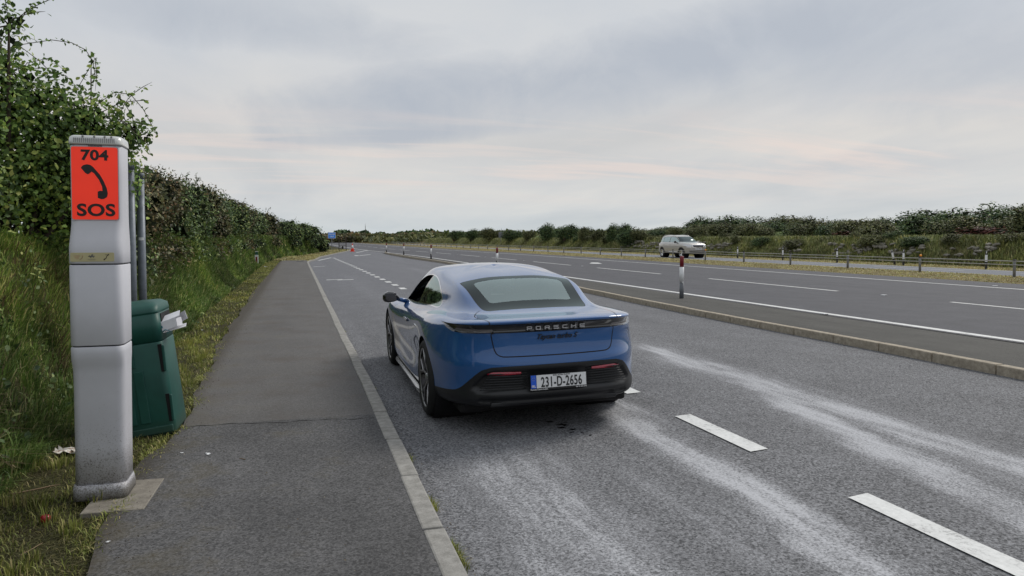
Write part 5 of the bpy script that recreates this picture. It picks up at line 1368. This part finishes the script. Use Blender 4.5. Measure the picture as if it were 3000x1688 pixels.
def build_phone():
    root = thing('emergency_phone', 'tall grey roadside emergency phone pillar with a fluorescent orange SOS panel', 'emergency phone', (-1.125, 4.935, PZ+.006))
    W_ = .285
    def ring(z, yf, yb=.135, w_=W_, r=.045, cx=0): return rrect(cx, (yf+yb)/2, w_, yb-yf, r, z, 5)
    # heights above the pad
    o = lambda z: z-.086
    foot = [ring(0, -.146, .146, .292, .04, .003), ring(.035, -.147, .146, .294, .045, .003), ring(.060, -.140, .142, .292, .045), ring(.085, -.128, .132, .284, .045)]
    MB().loft([[tuple(p) for p in r] for r in foot]).build('foot', M['housing'], root)
    ped = [ring(.083, -.118, .13, .276), ring(.30, -.110, .13, .276), ring(.60, -.108, .13, .278), ring(.74, -.112, .13, .279), ring(.79, -.122, .13, .281), ring(.825, -.136, .132), ring(.86, -.140, .133), ring(.897, -.140, .133), ring(.902, -.137, .131, .279)]
    MB().loft(ped).build('pedestal', M['housing'], root)
    MB().loft([ring(.899, -.130, .128, .270), ring(.912, -.130, .128, .270)]).build('seam', M['gap'], root)
    door = [ring(.909, -.137, .131, .279), ring(.914, -.140, .133), ring(1.10, -.140, .133), ring(1.376, -.140, .133), ring(1.381, -.137, .131, .279)]
    MB().loft(door).build('door', M['housing'], root)
    MB().loft([ring(1.378, -.130, .128, .270), ring(1.391, -.130, .128, .270)]).build('seam', M['gap'], root)
    up = [ring(1.388, -.138, .131, .279), ring(1.393, -.141, .133), ring(1.46, -.141, .133), ring(1.49, -.138, .133), ring(1.53, -.126, .133, .282), ring(1.575, -.112, .133, .278), ring(1.625, -.102, .132, .275), ring(1.66, -.100, .132, .274), ring(1.9, -.100, .132, .274), ring(2.075, -.100, .132, .274), ring(2.082, -.096, .130, .268)]
    MB().loft(up).build('upper_housing', M['housing'], root)
    # beacon
    lens_m = simple('frosted lamp lens', (.62, .63, .61), .25, coat=.6)
    lz = [ring(2.083, -.108, .132, .280, .04), ring(2.092, -.110, .134, .284, .04), ring(2.125, -.106, .132, .280, .045), ring(2.136, -.094, .124, .262, .045), ring(2.141, -.05, .09, .18, .04)]
    bc = MB().loft(lz).build('beacon', lens_m, root)
    mb = MB()
    for k in range(22): mb.box((-.105+k*.010, -.1085, 2.106), (.0035, .006, .026))
    for x in (-.06, .0, .055, .09): mb.box((x, -.105, 2.128), (.010, .008, .010))
    mb.build('lens_ribs', simple('lamp rib', (.24, .24, .24), .4), bc)
    mb = MB()
    for k in range(10): mb.box((-.030+k*.0075, -.1035, 2.076), (.0028, .008, .012))
    mb.build('speaker_grille', simple('grille grey', (.13, .13, .14), .5), bc)
    # orange panel
    def rr2(cx, cz, w_, h_, r): return [(p[0], p[1]) for p in rrect(cx, cz, w_, h_, r, 0, 4)]
    fx = lambda yb: (lambda a, b, h: (a, yb-h, b))
    pb = MB().prism(rr2(0, 1.857, .252, .432, .014), 0, .004, fx(-.0995)).build('panel_border', simple('panel rim', (.40, .41, .44), .4), root)
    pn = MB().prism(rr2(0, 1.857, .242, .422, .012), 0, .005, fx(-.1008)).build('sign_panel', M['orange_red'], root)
    TX_ = lambda x, z, y=-.1068: Matrix.Translation((x, y, z)) @ Matrix.Rotation(PI/2, 4, 'X')
    text_mesh('lettering', '704', .082, M['ink'], pn, TX_(.0, 2.018), sx=1.14, bold=.0028, space=1.05)
    text_mesh('lettering', 'SOS', .098, M['ink'], pn, TX_(.004, 1.698), sx=1.16, bold=.0030, space=1.04)
    hp = [(137, 388), (160, 362), (200, 352), (235, 358), (262, 378), (330, 452), (370, 520), (400, 590), (408, 640), (400, 675), (365, 695), (340, 697), (305, 685), (305, 622), (330, 612), (355, 615), (350, 570), (320, 505), (270, 440), (245, 425), (222, 445), (205, 452), (180, 438)]
    hp = [((x-278)/473*.242, 1.857-(y-540)/720*.422) for x, y in hp]
    MB().prism(hp[::-1], 0, .0015, fx(-.1060)).build('handset_symbol', M['ink'], pn)
    # cream strip with three little emblems
    st = MB().prism(rr2(-.012, 1.427, .228, .052, .006), 0, .003, fx(-.1405)).build('label_strip', simple('cream label', (.50, .45, .25), .45), root)
    m_r = simple('faded red print', (.42, .22, .14), .5)
    mb = MB()
    for k in range(4): mb.box((-.092+.003*(k % 2), -.1438, 1.436-.006*k), (.034-.006*k, .0006, .0022), Matrix.Rotation(R(-8), 3, 'Y'))
    mb.tube([(-.078, -.1438, 1.412), (-.068, -.1438, 1.418), (-.062, -.1438, 1.428), (-.063, -.1438, 1.438)], .0012, 4)
    mb.build('emblem', m_r, st)
    mb = MB()
    dr = [(-.020, 1.430), (-.012, 1.438), (-.006, 1.433), (.0, 1.444), (.008, 1.442), (.004, 1.434), (.013, 1.436), (.017, 1.428), (.011, 1.430), (.010, 1.420), (.006, 1.428), (-.003, 1.426), (-.006, 1.419), (-.010, 1.427), (-.018, 1.434)]
    mb.prism([(x-.014, z) for x, z in dr[::-1]], 0, .0005, fx(-.1436))
    for k in range(2): mb.box((-.016, -.1438, 1.4145-.004*k), (.042, .0006, .0012))
    mb.build('emblem', simple('grey print', (.13, .13, .12), .5), st)
    mb = MB()
    mb.tube([(.048, -.1438, 1.412), (.060, -.1438, 1.420), (.064, -.1438, 1.432), (.074, -.1438, 1.444)], [.0035, .0016, .0016, .0035], 5)
    mb.tube([(.056, -.1438, 1.440), (.064, -.1438, 1.441)], .0012, 4)
    mb.build('emblem', M['ink'], st)
build_phone()
tag(MB().box((-1.0, 4.855, PZ-.02), (.33, .56, .05), Matrix.Rotation(R(-2), 3, 'Z'), .006).build('concrete_pad', M['concrete']), 'small square concrete pad under the emergency phone', 'concrete pad')

# ------------------------------------------------------------------ two bare grey poles
for x, y, zt, lab in ((-1.855, 9.62, 2.50, 'bare grey steel pole half hidden behind the emergency phone, the taller one'), (-1.80, 9.9, 2.415, 'bare grey steel pole with a small white sticker, right of the other pole')):
    z0 = float(terrain(x, y))-.1
    t = thing('steel_pole', lab, 'pole', (x, y, z0), 0, 'two bare poles behind the bin')
    t.rotation_euler = (0, R(-.4), 0)
    h = zt-z0
    MB().lathe([(.047, 0), (.047, h-.06)], 20).build('tube', M['galv'], t)
    MB().lathe([(.052, h-.065), (.052, h-.012), (.046, h), (.001, h+.004)], 20).build('cap', M['galv'], t)
    if zt < 2.45:
        rg = [[(.0478*math.sin(a), -.0478*math.cos(a), z) for a in np.linspace(-.45, .75, 7)] for z in (1.60-z0, 1.635-z0)]
        mb = MB(); n0 = 0
        vv = [[mb.bm.verts.new(p) for p in r] for r in rg]
        for k in range(6): mb.bm.faces.new([vv[0][k], vv[0][k+1], vv[1][k+1], vv[1][k]])
        mb.build('sticker', M['white'], t)

# ------------------------------------------------------------------ leaning green bin
def bin_mat():
    m, nt, b = new_mat('green bin plastic')
    p = objcoord(nt)
    mp = N(nt, 'ShaderNodeMapping'); L(nt, p, mp.inputs[0]); mp.inputs['Scale'].default_value = (1, 1, .35); mp.inputs['Rotation'].default_value = (0, .6, 0)
    n = noise(nt, 55, 5, .7, mp.outputs[0], 1.5); big = noise(nt, 4, 4, .6, p)
    base = ramp(nt, big.outputs[0], [(.3, (.005, .060, .048)), (.7, (.010, .090, .070))]).outputs[0]
    sep = N(nt, 'ShaderNodeSeparateXYZ'); L(nt, p, sep.inputs[0])
    sc = math_n(nt, 'MULTIPLY', math_n(nt, 'SUBTRACT', n.outputs[0], .66), 9, True)
    low = math_n(nt, 'SUBTRACT', 1.0, math_n(nt, 'MULTIPLY', sep.outputs[2], 1.3), True)
    c = mixc(nt, math_n(nt, 'MULTIPLY', sc, math_n(nt, 'ADD', math_n(nt, 'MULTIPLY', low, .5), .15)), base, (.22, .30, .27))
    c = mixc(nt, math_n(nt, 'MULTIPLY', math_n(nt, 'SUBTRACT', .14, sep.outputs[2], True), 4, True), c, (.05, .055, .035))
    L(nt, c, b.inputs['Base Color']); b.inputs['Roughness'].default_value = .5
    return m
def build_bin():
    gm = bin_mat()
    root = thing('litter_bin', 'dark green plastic litter bin leaning to the left behind the emergency phone', 'litter bin', (-1.205, 6.60, .030))
    root.rotation_euler = (0, R(-7.5), R(-2))
    w_, d_ = .58, .50
    MB().loft([rrect(0, 0, w_-.02, d_-.02, .05, 0, 4), rrect(0, 0, w_, d_, .05, .03, 4), rrect(0, 0, w_, d_, .05, .74, 4), rrect(0, 0, w_-.01, d_-.01, .05, .75, 4)]).build('body', gm, root)
    hood = MB().loft([rrect(0, 0, w_-.004, d_-.004, .05, .754, 4), rrect(0, 0, w_-.004, d_-.004, .05, .99, 4)])
    hd = hood.build('hood', gm, root)
    lid = [rrect(0, 0, w_-.002, d_-.002, .05, .975, 5), rrect(0, 0, w_+.002, d_+.002, .055, .992, 5), rrect(0, .01, w_-.005, d_-.03, .06, 1.035, 5), rrect(0, .02, w_-.09, d_-.14, .06, 1.065, 5), rrect(0, .03, w_-.26, d_-.3, .04, 1.075, 5)]
    MB().loft(lid).build('lid', gm, root)
    # raised panels on the front
    f = -d_/2
    mb = MB()
    mb.box((-.10, f-.004, .755), (.34, .018, .37), None, .006)
    mb.build('door_panel', gm, root)
    for x in (-.215, -.115, -.015, .085): MB().box((x, f-.003, .33), (.075, .016, .42), None, .006).build('rib', gm, root)
    MB().box((0, f-.003, .055), (w_-.03, .02, .06), None, .008).build('plinth', gm, root)
    # finger recesses in the right edge, seen as dark slots with a raised lip
    for z, h in ((.62, .22), (.22, .22)):
        s_ = MB().box((w_/2-.022, f-.0015, z), (.030, .006, h), None, .002).build('recess', M['gap'], root)
        MB().box((w_/2-.004, f+.006, z-.004), (.02, .03, h*.94), Matrix.Rotation(R(2), 3, 'Y'), .006).build('recess_lip', gm, s_)
    # dark mouth at the right side under the lid
    MB().box((w_/2+.000, 0, .90), (.010, .34, .13), None, .004).build('opening', M['gap'], root)
build_bin()
# cardboard carton poking out of the bin mouth
m_card = simple('white carton', (.78, .78, .82), .6, var=.06, scale=9)
m_cardin = simple('carton print', (.05, .22, .28), .6)
def carton():
    mb = MB()
    def q(p, u, v, th=.003):
        p, u, v = Vector(p), Vector(u), Vector(v); n = u.cross(v).normalized()*th
        a = [mb.bm.verts.new(x) for x in (p, p+u, p+u+v, p+v)]; b = [mb.bm.verts.new(x+n) for x in (p, p+u, p+u+v, p+v)]
        mb.bm.faces.new(a[::-1]); mb.bm.faces.new(b)
        for i in range(4): mb.bm.faces.new([a[i], a[(i+1) % 4], b[(i+1) % 4], b[i]])
    q((-.14, -.075, -.02), (.24, .0, .05), (0, .0, .075))        # near face
    q((-.14, -.075, .055), (.27, .0, .055), (0, .15, .015))      # top
    q((-.14, .075, -.02), (.26, 0, .05), (0, 0, .085))           # far face
    q((-.14, -.075, -.02), (.30, .02, .03), (0, .13, 0))         # bottom flap, longer
    q((.13, .075, .03), (.05, -.06, .03), (-.01, .0, .07))       # bent flap
    q((.10, -.075, .03), (.035, .055, -.005), (.0, .0, .065))
    o = mb.build('carton', [m_card])
    o.location = (-1.025, 6.50, .88); o.rotation_euler = (R(6), R(-9), R(4))
    tag(o, 'crumpled white carton sticking out of the side of the green bin', 'carton')
    mb = MB(); mb.tube([(-.03, -.077, -.005), (.01, -.078, .02), (.045, -.077, .0), (.02, -.077, -.012)], .004, 5); mb.box((-.02, -.0775, .045), (.03, .002, .02))
    mb.build('printed_mark', m_cardin, o)
carton()

# ------------------------------------------------------------------ litter
def crumple(name, label, cat, loc, size, mat, seed, group=None, flat=.35):
    q = random.Random(seed); bm = bmesh.new(); bmesh.ops.create_grid(bm, x_segments=5, y_segments=4, size=1)
    for v in bm.verts:
        v.co = Vector((v.co.x*size*(1+q.uniform(-.3, .3)), v.co.y*size*.7*(1+q.uniform(-.35, .35)), q.uniform(0, size*flat)))
    bmesh.ops.triangulate(bm, faces=bm.faces)
    me = bpy.data.meshes.new(name); bm.to_mesh(me); bm.free()
    o = link_mesh(name, me, mat); o.location = loc; o.rotation_euler = (0, 0, q.uniform(0, 3))
    return tag(o, label, cat, group)
def stained():
    m, nt, b = new_mat('stained paper')
    n = noise(nt, 38, 3, .6, objcoord(nt)); r = ramp(nt, n.outputs[0], [(.42, (.20, .07, .03)), (.50, (.70, .66, .58)), (.7, (.82, .80, .74))])
    L(nt, r.outputs[0], b.inputs['Base Color']); b.inputs['Roughness'].default_value = .7; return m
crumple('paper_litter', 'torn white and brown stained paper lying in the grass left of the phone', 'litter', (-1.60, 5.98, .075), .085, stained(), 1, flat=.5)
for i, (x, y, z, lab) in enumerate(((-.62, 5.62, PZ+.003, 'scrap of white litter on the pavement right of the phone base, the larger'), (-.80, 5.70, PZ+.003, 'tiny white scrap at the pavement edge beyond the concrete pad'), (-.98, 7.9, .065, 'scrap of white litter in the grass right of the bin'),
                                    (-1.55, 13.5, .06, 'white litter caught at the foot of the bank'), (-1.62, 42.5, .07, 'white rubbish beside the distant red and white marker post'), (-.93, 4.12, PZ+.003, 'tiny white scrap on the pavement corner nearest the camera'))):
    crumple('litter_scrap', lab, 'litter', (x, y, z), [.020, .012, .020, .035, .09, .010][i], M['white'], 20+i, 'scraps of white litter')
# apple
ap = thing('apple', 'small dark red apple lying in the grass in the lower left corner', 'apple', (-1.335, 4.56, .062))
prof = [(.001, .006), (.010, .001), (.020, .004), (.028, .016), (.031, .030), (.028, .043), (.018, .051), (.008, .050), (.001, .045)]
MB().lathe([(r*.82, h*.82) for r, h in prof], 18).build('fruit', simple('apple skin', (.30, .012, .02), .3, var=.4, scale=30), ap)
MB().tube([(0, 0, .036), (.002, 0, .044), (.005, 0, .050)], .0013, 5).build('stalk', M['bark'], ap)
# fallen twigs
for i, (x, y, rz, ln) in enumerate(((-1.66, 5.05, .5, .26), (-.35, 5.4, 2.3, .07), (-1.3, 4.05, 1.2, .16))):
    q = random.Random(i); pts = [(x+math.cos(rz)*ln*t+q.uniform(-.006, .006), y+math.sin(rz)*ln*t+q.uniform(-.006, .006), (PZ+.004 if x > -1 else .085)) for t in np.linspace(0, 1, 6)]
    tag(MB().tube(pts, [.005 if i == 0 else .0025]*5+[.001], 5).build('twig', simple('dry twig', (.20, .14, .08), .8)), ['pale dry twig lying in the grass left of the phone base', 'thin bent twig on the pavement', 'short twig in the grass at the bottom left corner'][i], 'twig', 'fallen twigs')

# ------------------------------------------------------------------ marker posts
def red_post():
    t = thing('marker_post', 'x', 'marker post', (0, 0, 0), 0, 'red and white marker posts along the traffic island')
    MB().lathe([(.056, 0), (.056, .43)], 18).build('grey_sleeve', M['grey_band'], t)
    MB().lathe([(.058, .43), (.058, .83)], 18).build('white_band', M['white'], t)
    MB().lathe([(.052, .83), (.052, 1.09), (.040, 1.11), (.001, 1.115)], 18).build('red_band', M['maroon'], t)
    MB().box((-.0, -.060, .43), (.045, .012, .035), None, .003).build('bracket', M['white'], t)
    MB().lathe([(.10, .0), (.10, .012), (.06, .02)], 16).build('base', simple('base tar', (.06, .06, .06), .8), t)
    return t
RP = [(9.58, 17.08, 'red white and grey marker post nearest the camera, standing alone right of the blue car'), (9.72, 35.9, 'red and white marker post directly above the blue car roof'), (9.67, 54.6, 'red white and black marker post, third from the right'),
      (9.72, 69.5, 'red white and black marker post, fourth from the right'), (9.60, 82.4, 'smallest red and white marker post at the far tip of the island')]
rp0 = red_post()
blk = simple('black sleeve', (.02, .02, .022), .5)
for i, (x, y, lab) in enumerate(RP):
    o = rp0 if i == 0 else copy_tree(rp0)
    o.location = (x, y, .058 if i < 4 else .015); tag(o, lab)
    if i >= 1:
        for c in o.children:
            if c.name.startswith('grey_sleeve'):
                c.data = c.data.copy(); c.data.materials[0] = blk; c.name = 'black_sleeve'
def bw_post():
    t = thing('verge_post', 'x', 'marker post', (0, 0, 0), 0, 'black and white verge posts beyond the far road')
    MB().box((0, 0, .2), (.11, .06, .40), None, .006).build('black_foot', M['black'], t)
    MB().box((0, 0, .585), (.105, .055, .37), None, .006).build('white_band', M['white'], t)
    h = MB().box((0, 0, .875), (.095, .05, .21), None, .012).build('black_head', M['black'], t)
    MB().box((0, -.027, .90), (.035, .008, .11), None, .003).build('reflector', M['white'], h)
    return t
BW = [(53.0, 'black and white verge post just right of the silver car'), (47.13, 'black and white verge post, second right of the silver car'), (41.37, 'black and white verge post, third right of the silver car'),
      (35.73, 'upright black and white verge post beside the leaning one'), (30.22, 'black and white verge post nearest the right picture edge')]
b0_ = bw_post()
for i, (y, lab) in enumerate(BW):
    o = b0_ if i == 0 else copy_tree(b0_)
    o.location = (34.85, y, 0.0); o.rotation_euler = (0, 0, -.5); tag(o, lab)
ln_ = copy_tree(b0_); ln_.location = (35.2, 36.75, .02); ln_.rotation_euler = (R(4), R(-13), -.5); tag(ln_, 'broken white verge post leaning left beside an upright one')
# small marker on the left bank
t = thing('distance_marker', 'short white marker post with red panel and green cap at the left bank foot', 'marker post', (-2.02, 41.2, float(terrain(-2.02, 41.2))-.05))
MB().box((0, 0, .36), (.18, .05, .72), None, .01).build('post', M['white'], t)
MB().box((0, -.028, .42), (.085, .008, .40), None, .004).build('red_panel', M['maroon'], t)
MB().box((0, 0, .80), (.15, .055, .15), None, .01).build('green_cap', simple('dark green cap', (.01, .09, .055), .5), t)
MB().box((0, 0, .895), (.17, .06, .03), None, .006).build('white_top', M['white'], t)

# ------------------------------------------------------------------ wire rope fence of the central reservation
fe = thing('wire_rope_fence', 'low wire rope safety fence with grey posts along the central reservation', 'fence', (27.9, 22.92, 0))
ys = [22.92+4.7*k for k in range(-2, 42)]
me_post = None
amber = simple('amber reflector', (.75, .28, .02), .3, emit=.1)
ps = None
for i, y in enumerate(ys):
    x = 27.9+float(shift(y)); g = float(terrain(x, y))
    if ps is None:
        ps = MB().lathe([(.055, 0), (.055, .68), (.050, .70)], 10).build('post', M['galv2'], fe)
        cap = MB().lathe([(.062, .67), (.062, .745), (.05, .76)], 10).build('cap', M['black'], ps)
        o = ps
    else:
        o = ps.copy(); COL.objects.link(o); o.parent = fe
        if i % 3 != 1: c2 = cap.copy(); COL.objects.link(c2); c2.parent = o
    o.location = (x-27.9, y-22.92, g-.02+.012*math.sin(i*2.3)); o.rotation_euler = (R(.8*math.sin(i*1.7)), R(.8*math.cos(i*2.9)), 0)
    if i in (3, 7): MB().box((0, -.05, .80), (.12, .03, .09), None, .008).build('reflector', amber, o)
for zz, dx in ((.655, -.062), (.635, .062), (.505, -.062), (.485, .062)):
    yy = np.concatenate([np.arange(13, 120, 2.35), np.arange(120, 216, 6)])
    MB().tube([(float(shift(y))+dx, y-22.92, float(terrain(27.9, y))+zz+.006*math.sin(y)) for y in yy], .013, 5).build('rope', M['rope'], fe)

# ------------------------------------------------------------------ distant signs, frame, cone
bl = simple('sign blue', (.010, .17, .62), .35, emit=.22); wh = M['white']  # blue face given a weak glow for brightness, without any lamp
t = thing('road_sign', 'blue sign with white words for way out at the far end of the lay-by', 'sign', (4.65, 103.0, 0))
MB().box((0, .05, 1.0), (.08, .08, 2.0)).build('post', M['galv2'], t)
sp_ = MB().box((0, 0, 2.07), (1.00, .03, .82), None, .005).build('sign_plate', wh, t)
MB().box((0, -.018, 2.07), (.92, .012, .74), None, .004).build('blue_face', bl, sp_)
TS = lambda x, z: Matrix.Translation((x, -.028, z)) @ Matrix.Rotation(PI/2, 4, 'X')
text_mesh('lettering', 'ALLAN', .27, M['inkw'], sp_, TS(0, 2.23), bold=.010, sx=.95)
text_mesh('lettering', 'OUT', .27, M['inkw'], sp_, TS(.02, 1.90), bold=.009)
MB().prism([(.40, 1.72), (.47, 1.76), (.40, 1.82)], 0, .004, lambda a, b, h: (a, -.026-h, b)).build('arrow', M['inkw'], sp_)
t = thing('sign_frame', 'thin rusty metal frame with an empty sign mesh beside the exit of the lay-by', 'frame', (5.75, 97.7, 0))
dk = simple('dark rusty steel', (.06, .05, .04), .7)
for x in (-.45, .45): MB().box((x, 0, .92), (.085, .06, 1.86)).build('post', dk, t)
for z, h_ in ((1.85, .06), (1.18, .05), (.66, .07)): MB().box((0, 0, z), (.9, .04, h_)).build('rail', dk, t)
mb = MB()
for k in range(8): mb.box((-.39+k*.11, 0, .92), (.012, .012, .50))
mb.box((0, 0, 1.5), (.014, .014, .68)); mb.build('mesh_infill', dk, t)
MB().lathe([(.001, .26), (.07, .32), (.13, .46), (.12, .58), (.05, .64), (.001, .65)], 14, c=(0, -.02, 0)).build('hanging_sandbag', M['black'], t)
t = thing('traffic_cone', 'tall orange traffic cone with a white sleeve standing at the kerb by the exit', 'traffic cone', (6.75, 94.2, .0))
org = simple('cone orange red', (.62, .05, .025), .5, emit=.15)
MB().box((0, 0, .035), (.56, .56, .07), None, .02).build('base', org, t)
MB().lathe([(.22, .07), (.16, .40), (.158, .41)], 18).build('lower_cone', org, t)
MB().lathe([(.16, .41), (.085, .80)], 18).build('reflective_sleeve', M['white'], t)
MB().lathe([(.085, .80), (.045, 1.0), (.001, 1.0)], 18).build('tip', org, t)
t = thing('traffic_sign', 'grey back of a road sign on a single post on the far embankment', 'sign', (38.4, 139, .2))
MB().lathe([(.05, 0), (.05, 2.6)], 10).build('post', M['galv2'], t)
s_ = MB().box((0, -.07, 2.15), (.95, .03, 1.15), None, .01).build('sign_plate', simple('sign back', (.20, .21, .23), .5), t)
MB().box((0, -.10, 2.35), (.9, .03, .05)).build('rail', M['galv2'], s_)
mb = MB().lathe([(.30, 0), (.22, 2.0), (.10, 7.6), (.02, 9.2)], 8)
mast = mb.build('mast', M['bark']); mast.location = (33, 372, 0)
tag(mast, 'slender dark mast rising above the distant trees beyond the cone', 'mast')

# ------------------------------------------------------------------ road studs
stud = thing('road_stud', 'x', 'road stud', (0, 0, 0), 0, 'white road studs between the lane dashes')
MB().box((0, 0, .010), (.10, .16, .020), None, .006).build('casting', M['white'], stud)
MB().box((0, -.082, .012), (.07, .006, .012)).build('lens', M['clear_lens'], stud)
for i in range(9):
    y = 17.1+11.5*i
    o = stud if i == 0 else copy_tree(stud)
    o.location = (16.02, y, .006); o['label'] = 'white road stud on the lane line, '+ORD[i]+' from the right edge'
for i, (x, y) in enumerate(((22.55, 19.2), (10.72, 13.1))):
    o = copy_tree(stud); o.location = (x, y, .02); o['label'] = ['pale road stud on the far edge line near the right picture edge', 'reddish road stud on the near edge line below the right picture edge'][i]
# ------------------------------------------------------------------ world, sun, camera
w = bpy.data.worlds.new('World'); scene.world = w; w.use_nodes = True
nt = w.node_tree; bg = nt.nodes['Background']
sky = N(nt, 'ShaderNodeTexSky', sky_type='NISHITA'); sky.sun_disc = False
sky.sun_elevation = R(42); sky.sun_rotation = R(65); sky.altitude = 50; sky.air_density = 1.0; sky.dust_density = 3
tc = N(nt, 'ShaderNodeTexCoord'); d = tc.outputs['Generated']
sep = N(nt, 'ShaderNodeSeparateXYZ'); L(nt, d, sep.inputs[0])
zc = math_n(nt, 'MAXIMUM', sep.outputs[2], 0.0)
den = math_n(nt, 'ADD', zc, .10)
px = math_n(nt, 'DIVIDE', sep.outputs[0], den); py = math_n(nt, 'DIVIDE', sep.outputs[1], den)
cb = N(nt, 'ShaderNodeCombineXYZ'); L(nt, px, cb.inputs[0]); L(nt, py, cb.inputs[1])
def mapped(rot, sc, loc=(0, 0, 0)):
    m = N(nt, 'ShaderNodeMapping'); L(nt, cb.outputs[0], m.inputs[0]); m.inputs['Rotation'].default_value = (0, 0, R(rot)); m.inputs['Scale'].default_value = sc; m.inputs['Location'].default_value = loc
    return m.outputs[0]
n1 = noise(nt, .55, 7, .55, mapped(-25, (1.0, .55, 1), (3.1, 1.7, 0)), .6)
n2 = noise(nt, 1.5, 7, .6, mapped(-12, (1.4, .5, 1), (7, 2, 0)), .8)
n3 = noise(nt, 1.3, 6, .6, mapped(16, (.35, 1.5, 1), (1, 5, 0)), .5)
base = ramp(nt, zc, [(0, (.65, .69, .69)), (.05, (.67, .675, .67)), (.13, (.68, .66, .635)), (.24, (.635, .65, .67)), (.40, (.62, .645, .67)), (1, (.67, .675, .69))])
f1 = ramp(nt, n1.outputs[0], [(.34, (.88, .91, .95)), (.50, (.97, .985, 1.01)), (.68, (1.07, 1.06, 1.045))])
f2 = ramp(nt, n2.outputs[0], [(.34, (.97, .98, .99)), (.55, (1, 1, 1)), (.72, (1.02, 1.015, 1.01))])
c = mixc(nt, 1.0, base.outputs[0], f1.outputs[0], 'MULTIPLY'); c = mixc(nt, 1.0, c, f2.outputs[0], 'MULTIPLY')
# heavier blue grey cloud masses
yy = math_n(nt, 'MAXIMUM', sep.outputs[1], .02); tu = math_n(nt, 'DIVIDE', sep.outputs[0], yy)
wn = noise(nt, 5.5, 6, .62, d, .6)
def blob(u0, z0, su, sz, slope, amp):
    du = math_n(nt, 'SUBTRACT', tu, u0); dz = math_n(nt, 'SUBTRACT', math_n(nt, 'SUBTRACT', sep.outputs[2], z0), math_n(nt, 'MULTIPLY', du, slope))
    a = math_n(nt, 'POWER', math_n(nt, 'ABSOLUTE', math_n(nt, 'DIVIDE', du, su)), 2.0); b = math_n(nt, 'POWER', math_n(nt, 'ABSOLUTE', math_n(nt, 'DIVIDE', dz, sz)), 2.0)
    k = math_n(nt, 'SUBTRACT', 1.0, math_n(nt, 'ADD', a, b), False)
    k = math_n(nt, 'ADD', k, math_n(nt, 'MULTIPLY', math_n(nt, 'SUBTRACT', wn.outputs[0], .5), 2.2))
    return math_n(nt, 'MULTIPLY', math_n(nt, 'MULTIPLY', k, .9, True), amp)
tot = None
for bb in ((.28, .195, .42, .060, .10, 1.0), (.66, .245, .50, .060, .08, .95), (-.04, .265, .30, .045, -.05, .75), (.16, .140, .26, .018, .08, .85), (1.1, .21, .6, .09, -.03, .7), (.9, .09, .5, .02, .0, .35)):
    k = blob(*bb); tot = k if tot is None else math_n(nt, 'MAXIMUM', tot, k)
c = mixc(nt, math_n(nt, 'MULTIPLY', tot, .95), c, (.455, .495, .560))
# warm streaks low above the horizon ahead
band = ramp(nt, zc, [(.045, (0, 0, 0)), (.085, (1, 1, 1)), (.125, (1, 1, 1)), (.175, (0, 0, 0))])
warm = ramp(nt, n3.outputs[0], [(.47, (0, 0, 0)), (.64, (.8, .8, .8))])
wf = math_n(nt, 'MULTIPLY', band.outputs[0], warm.outputs[0])
c = mixc(nt, math_n(nt, 'MULTIPLY', wf, .7), c, (.84, .71, .65))
sc = N(nt, 'ShaderNodeVectorMath', operation='SCALE'); L(nt, c, sc.inputs[0]); sc.inputs['Scale'].default_value = 10.0
fin = mixc(nt, .96, sky.outputs[0], sc.outputs[0])
L(nt, fin, bg.inputs[0]); bg.inputs[1].default_value = .1

sd = bpy.data.lights.new('sun', 'SUN'); sd.energy = 1.9; sd.angle = R(20); sd.color = (1, .95, .88)
so = bpy.data.objects.new('sun', sd); COL.objects.link(so)
el, az = R(42), R(65)      # azimuth clockwise from +Y
so.rotation_euler = Vector((math.sin(az)*math.cos(el), math.cos(az)*math.cos(el), math.sin(el))).to_track_quat('Z', 'Y').to_euler()

cam = bpy.data.cameras.new('camera'); co = bpy.data.objects.new('camera', cam); COL.objects.link(co)
cam.sensor_width = 36; cam.lens = .72*36; cam.shift_y = -65.8/2575; cam.clip_end = 6000; cam.clip_start = .05
co.location = (0, 0, 1.62)
co.rotation_euler = (R(90-1.8), 0, -R(16.31))
scene.camera = co
scene.view_settings.view_transform = 'Standard'; scene.view_settings.look = 'None'; scene.view_settings.exposure = 0
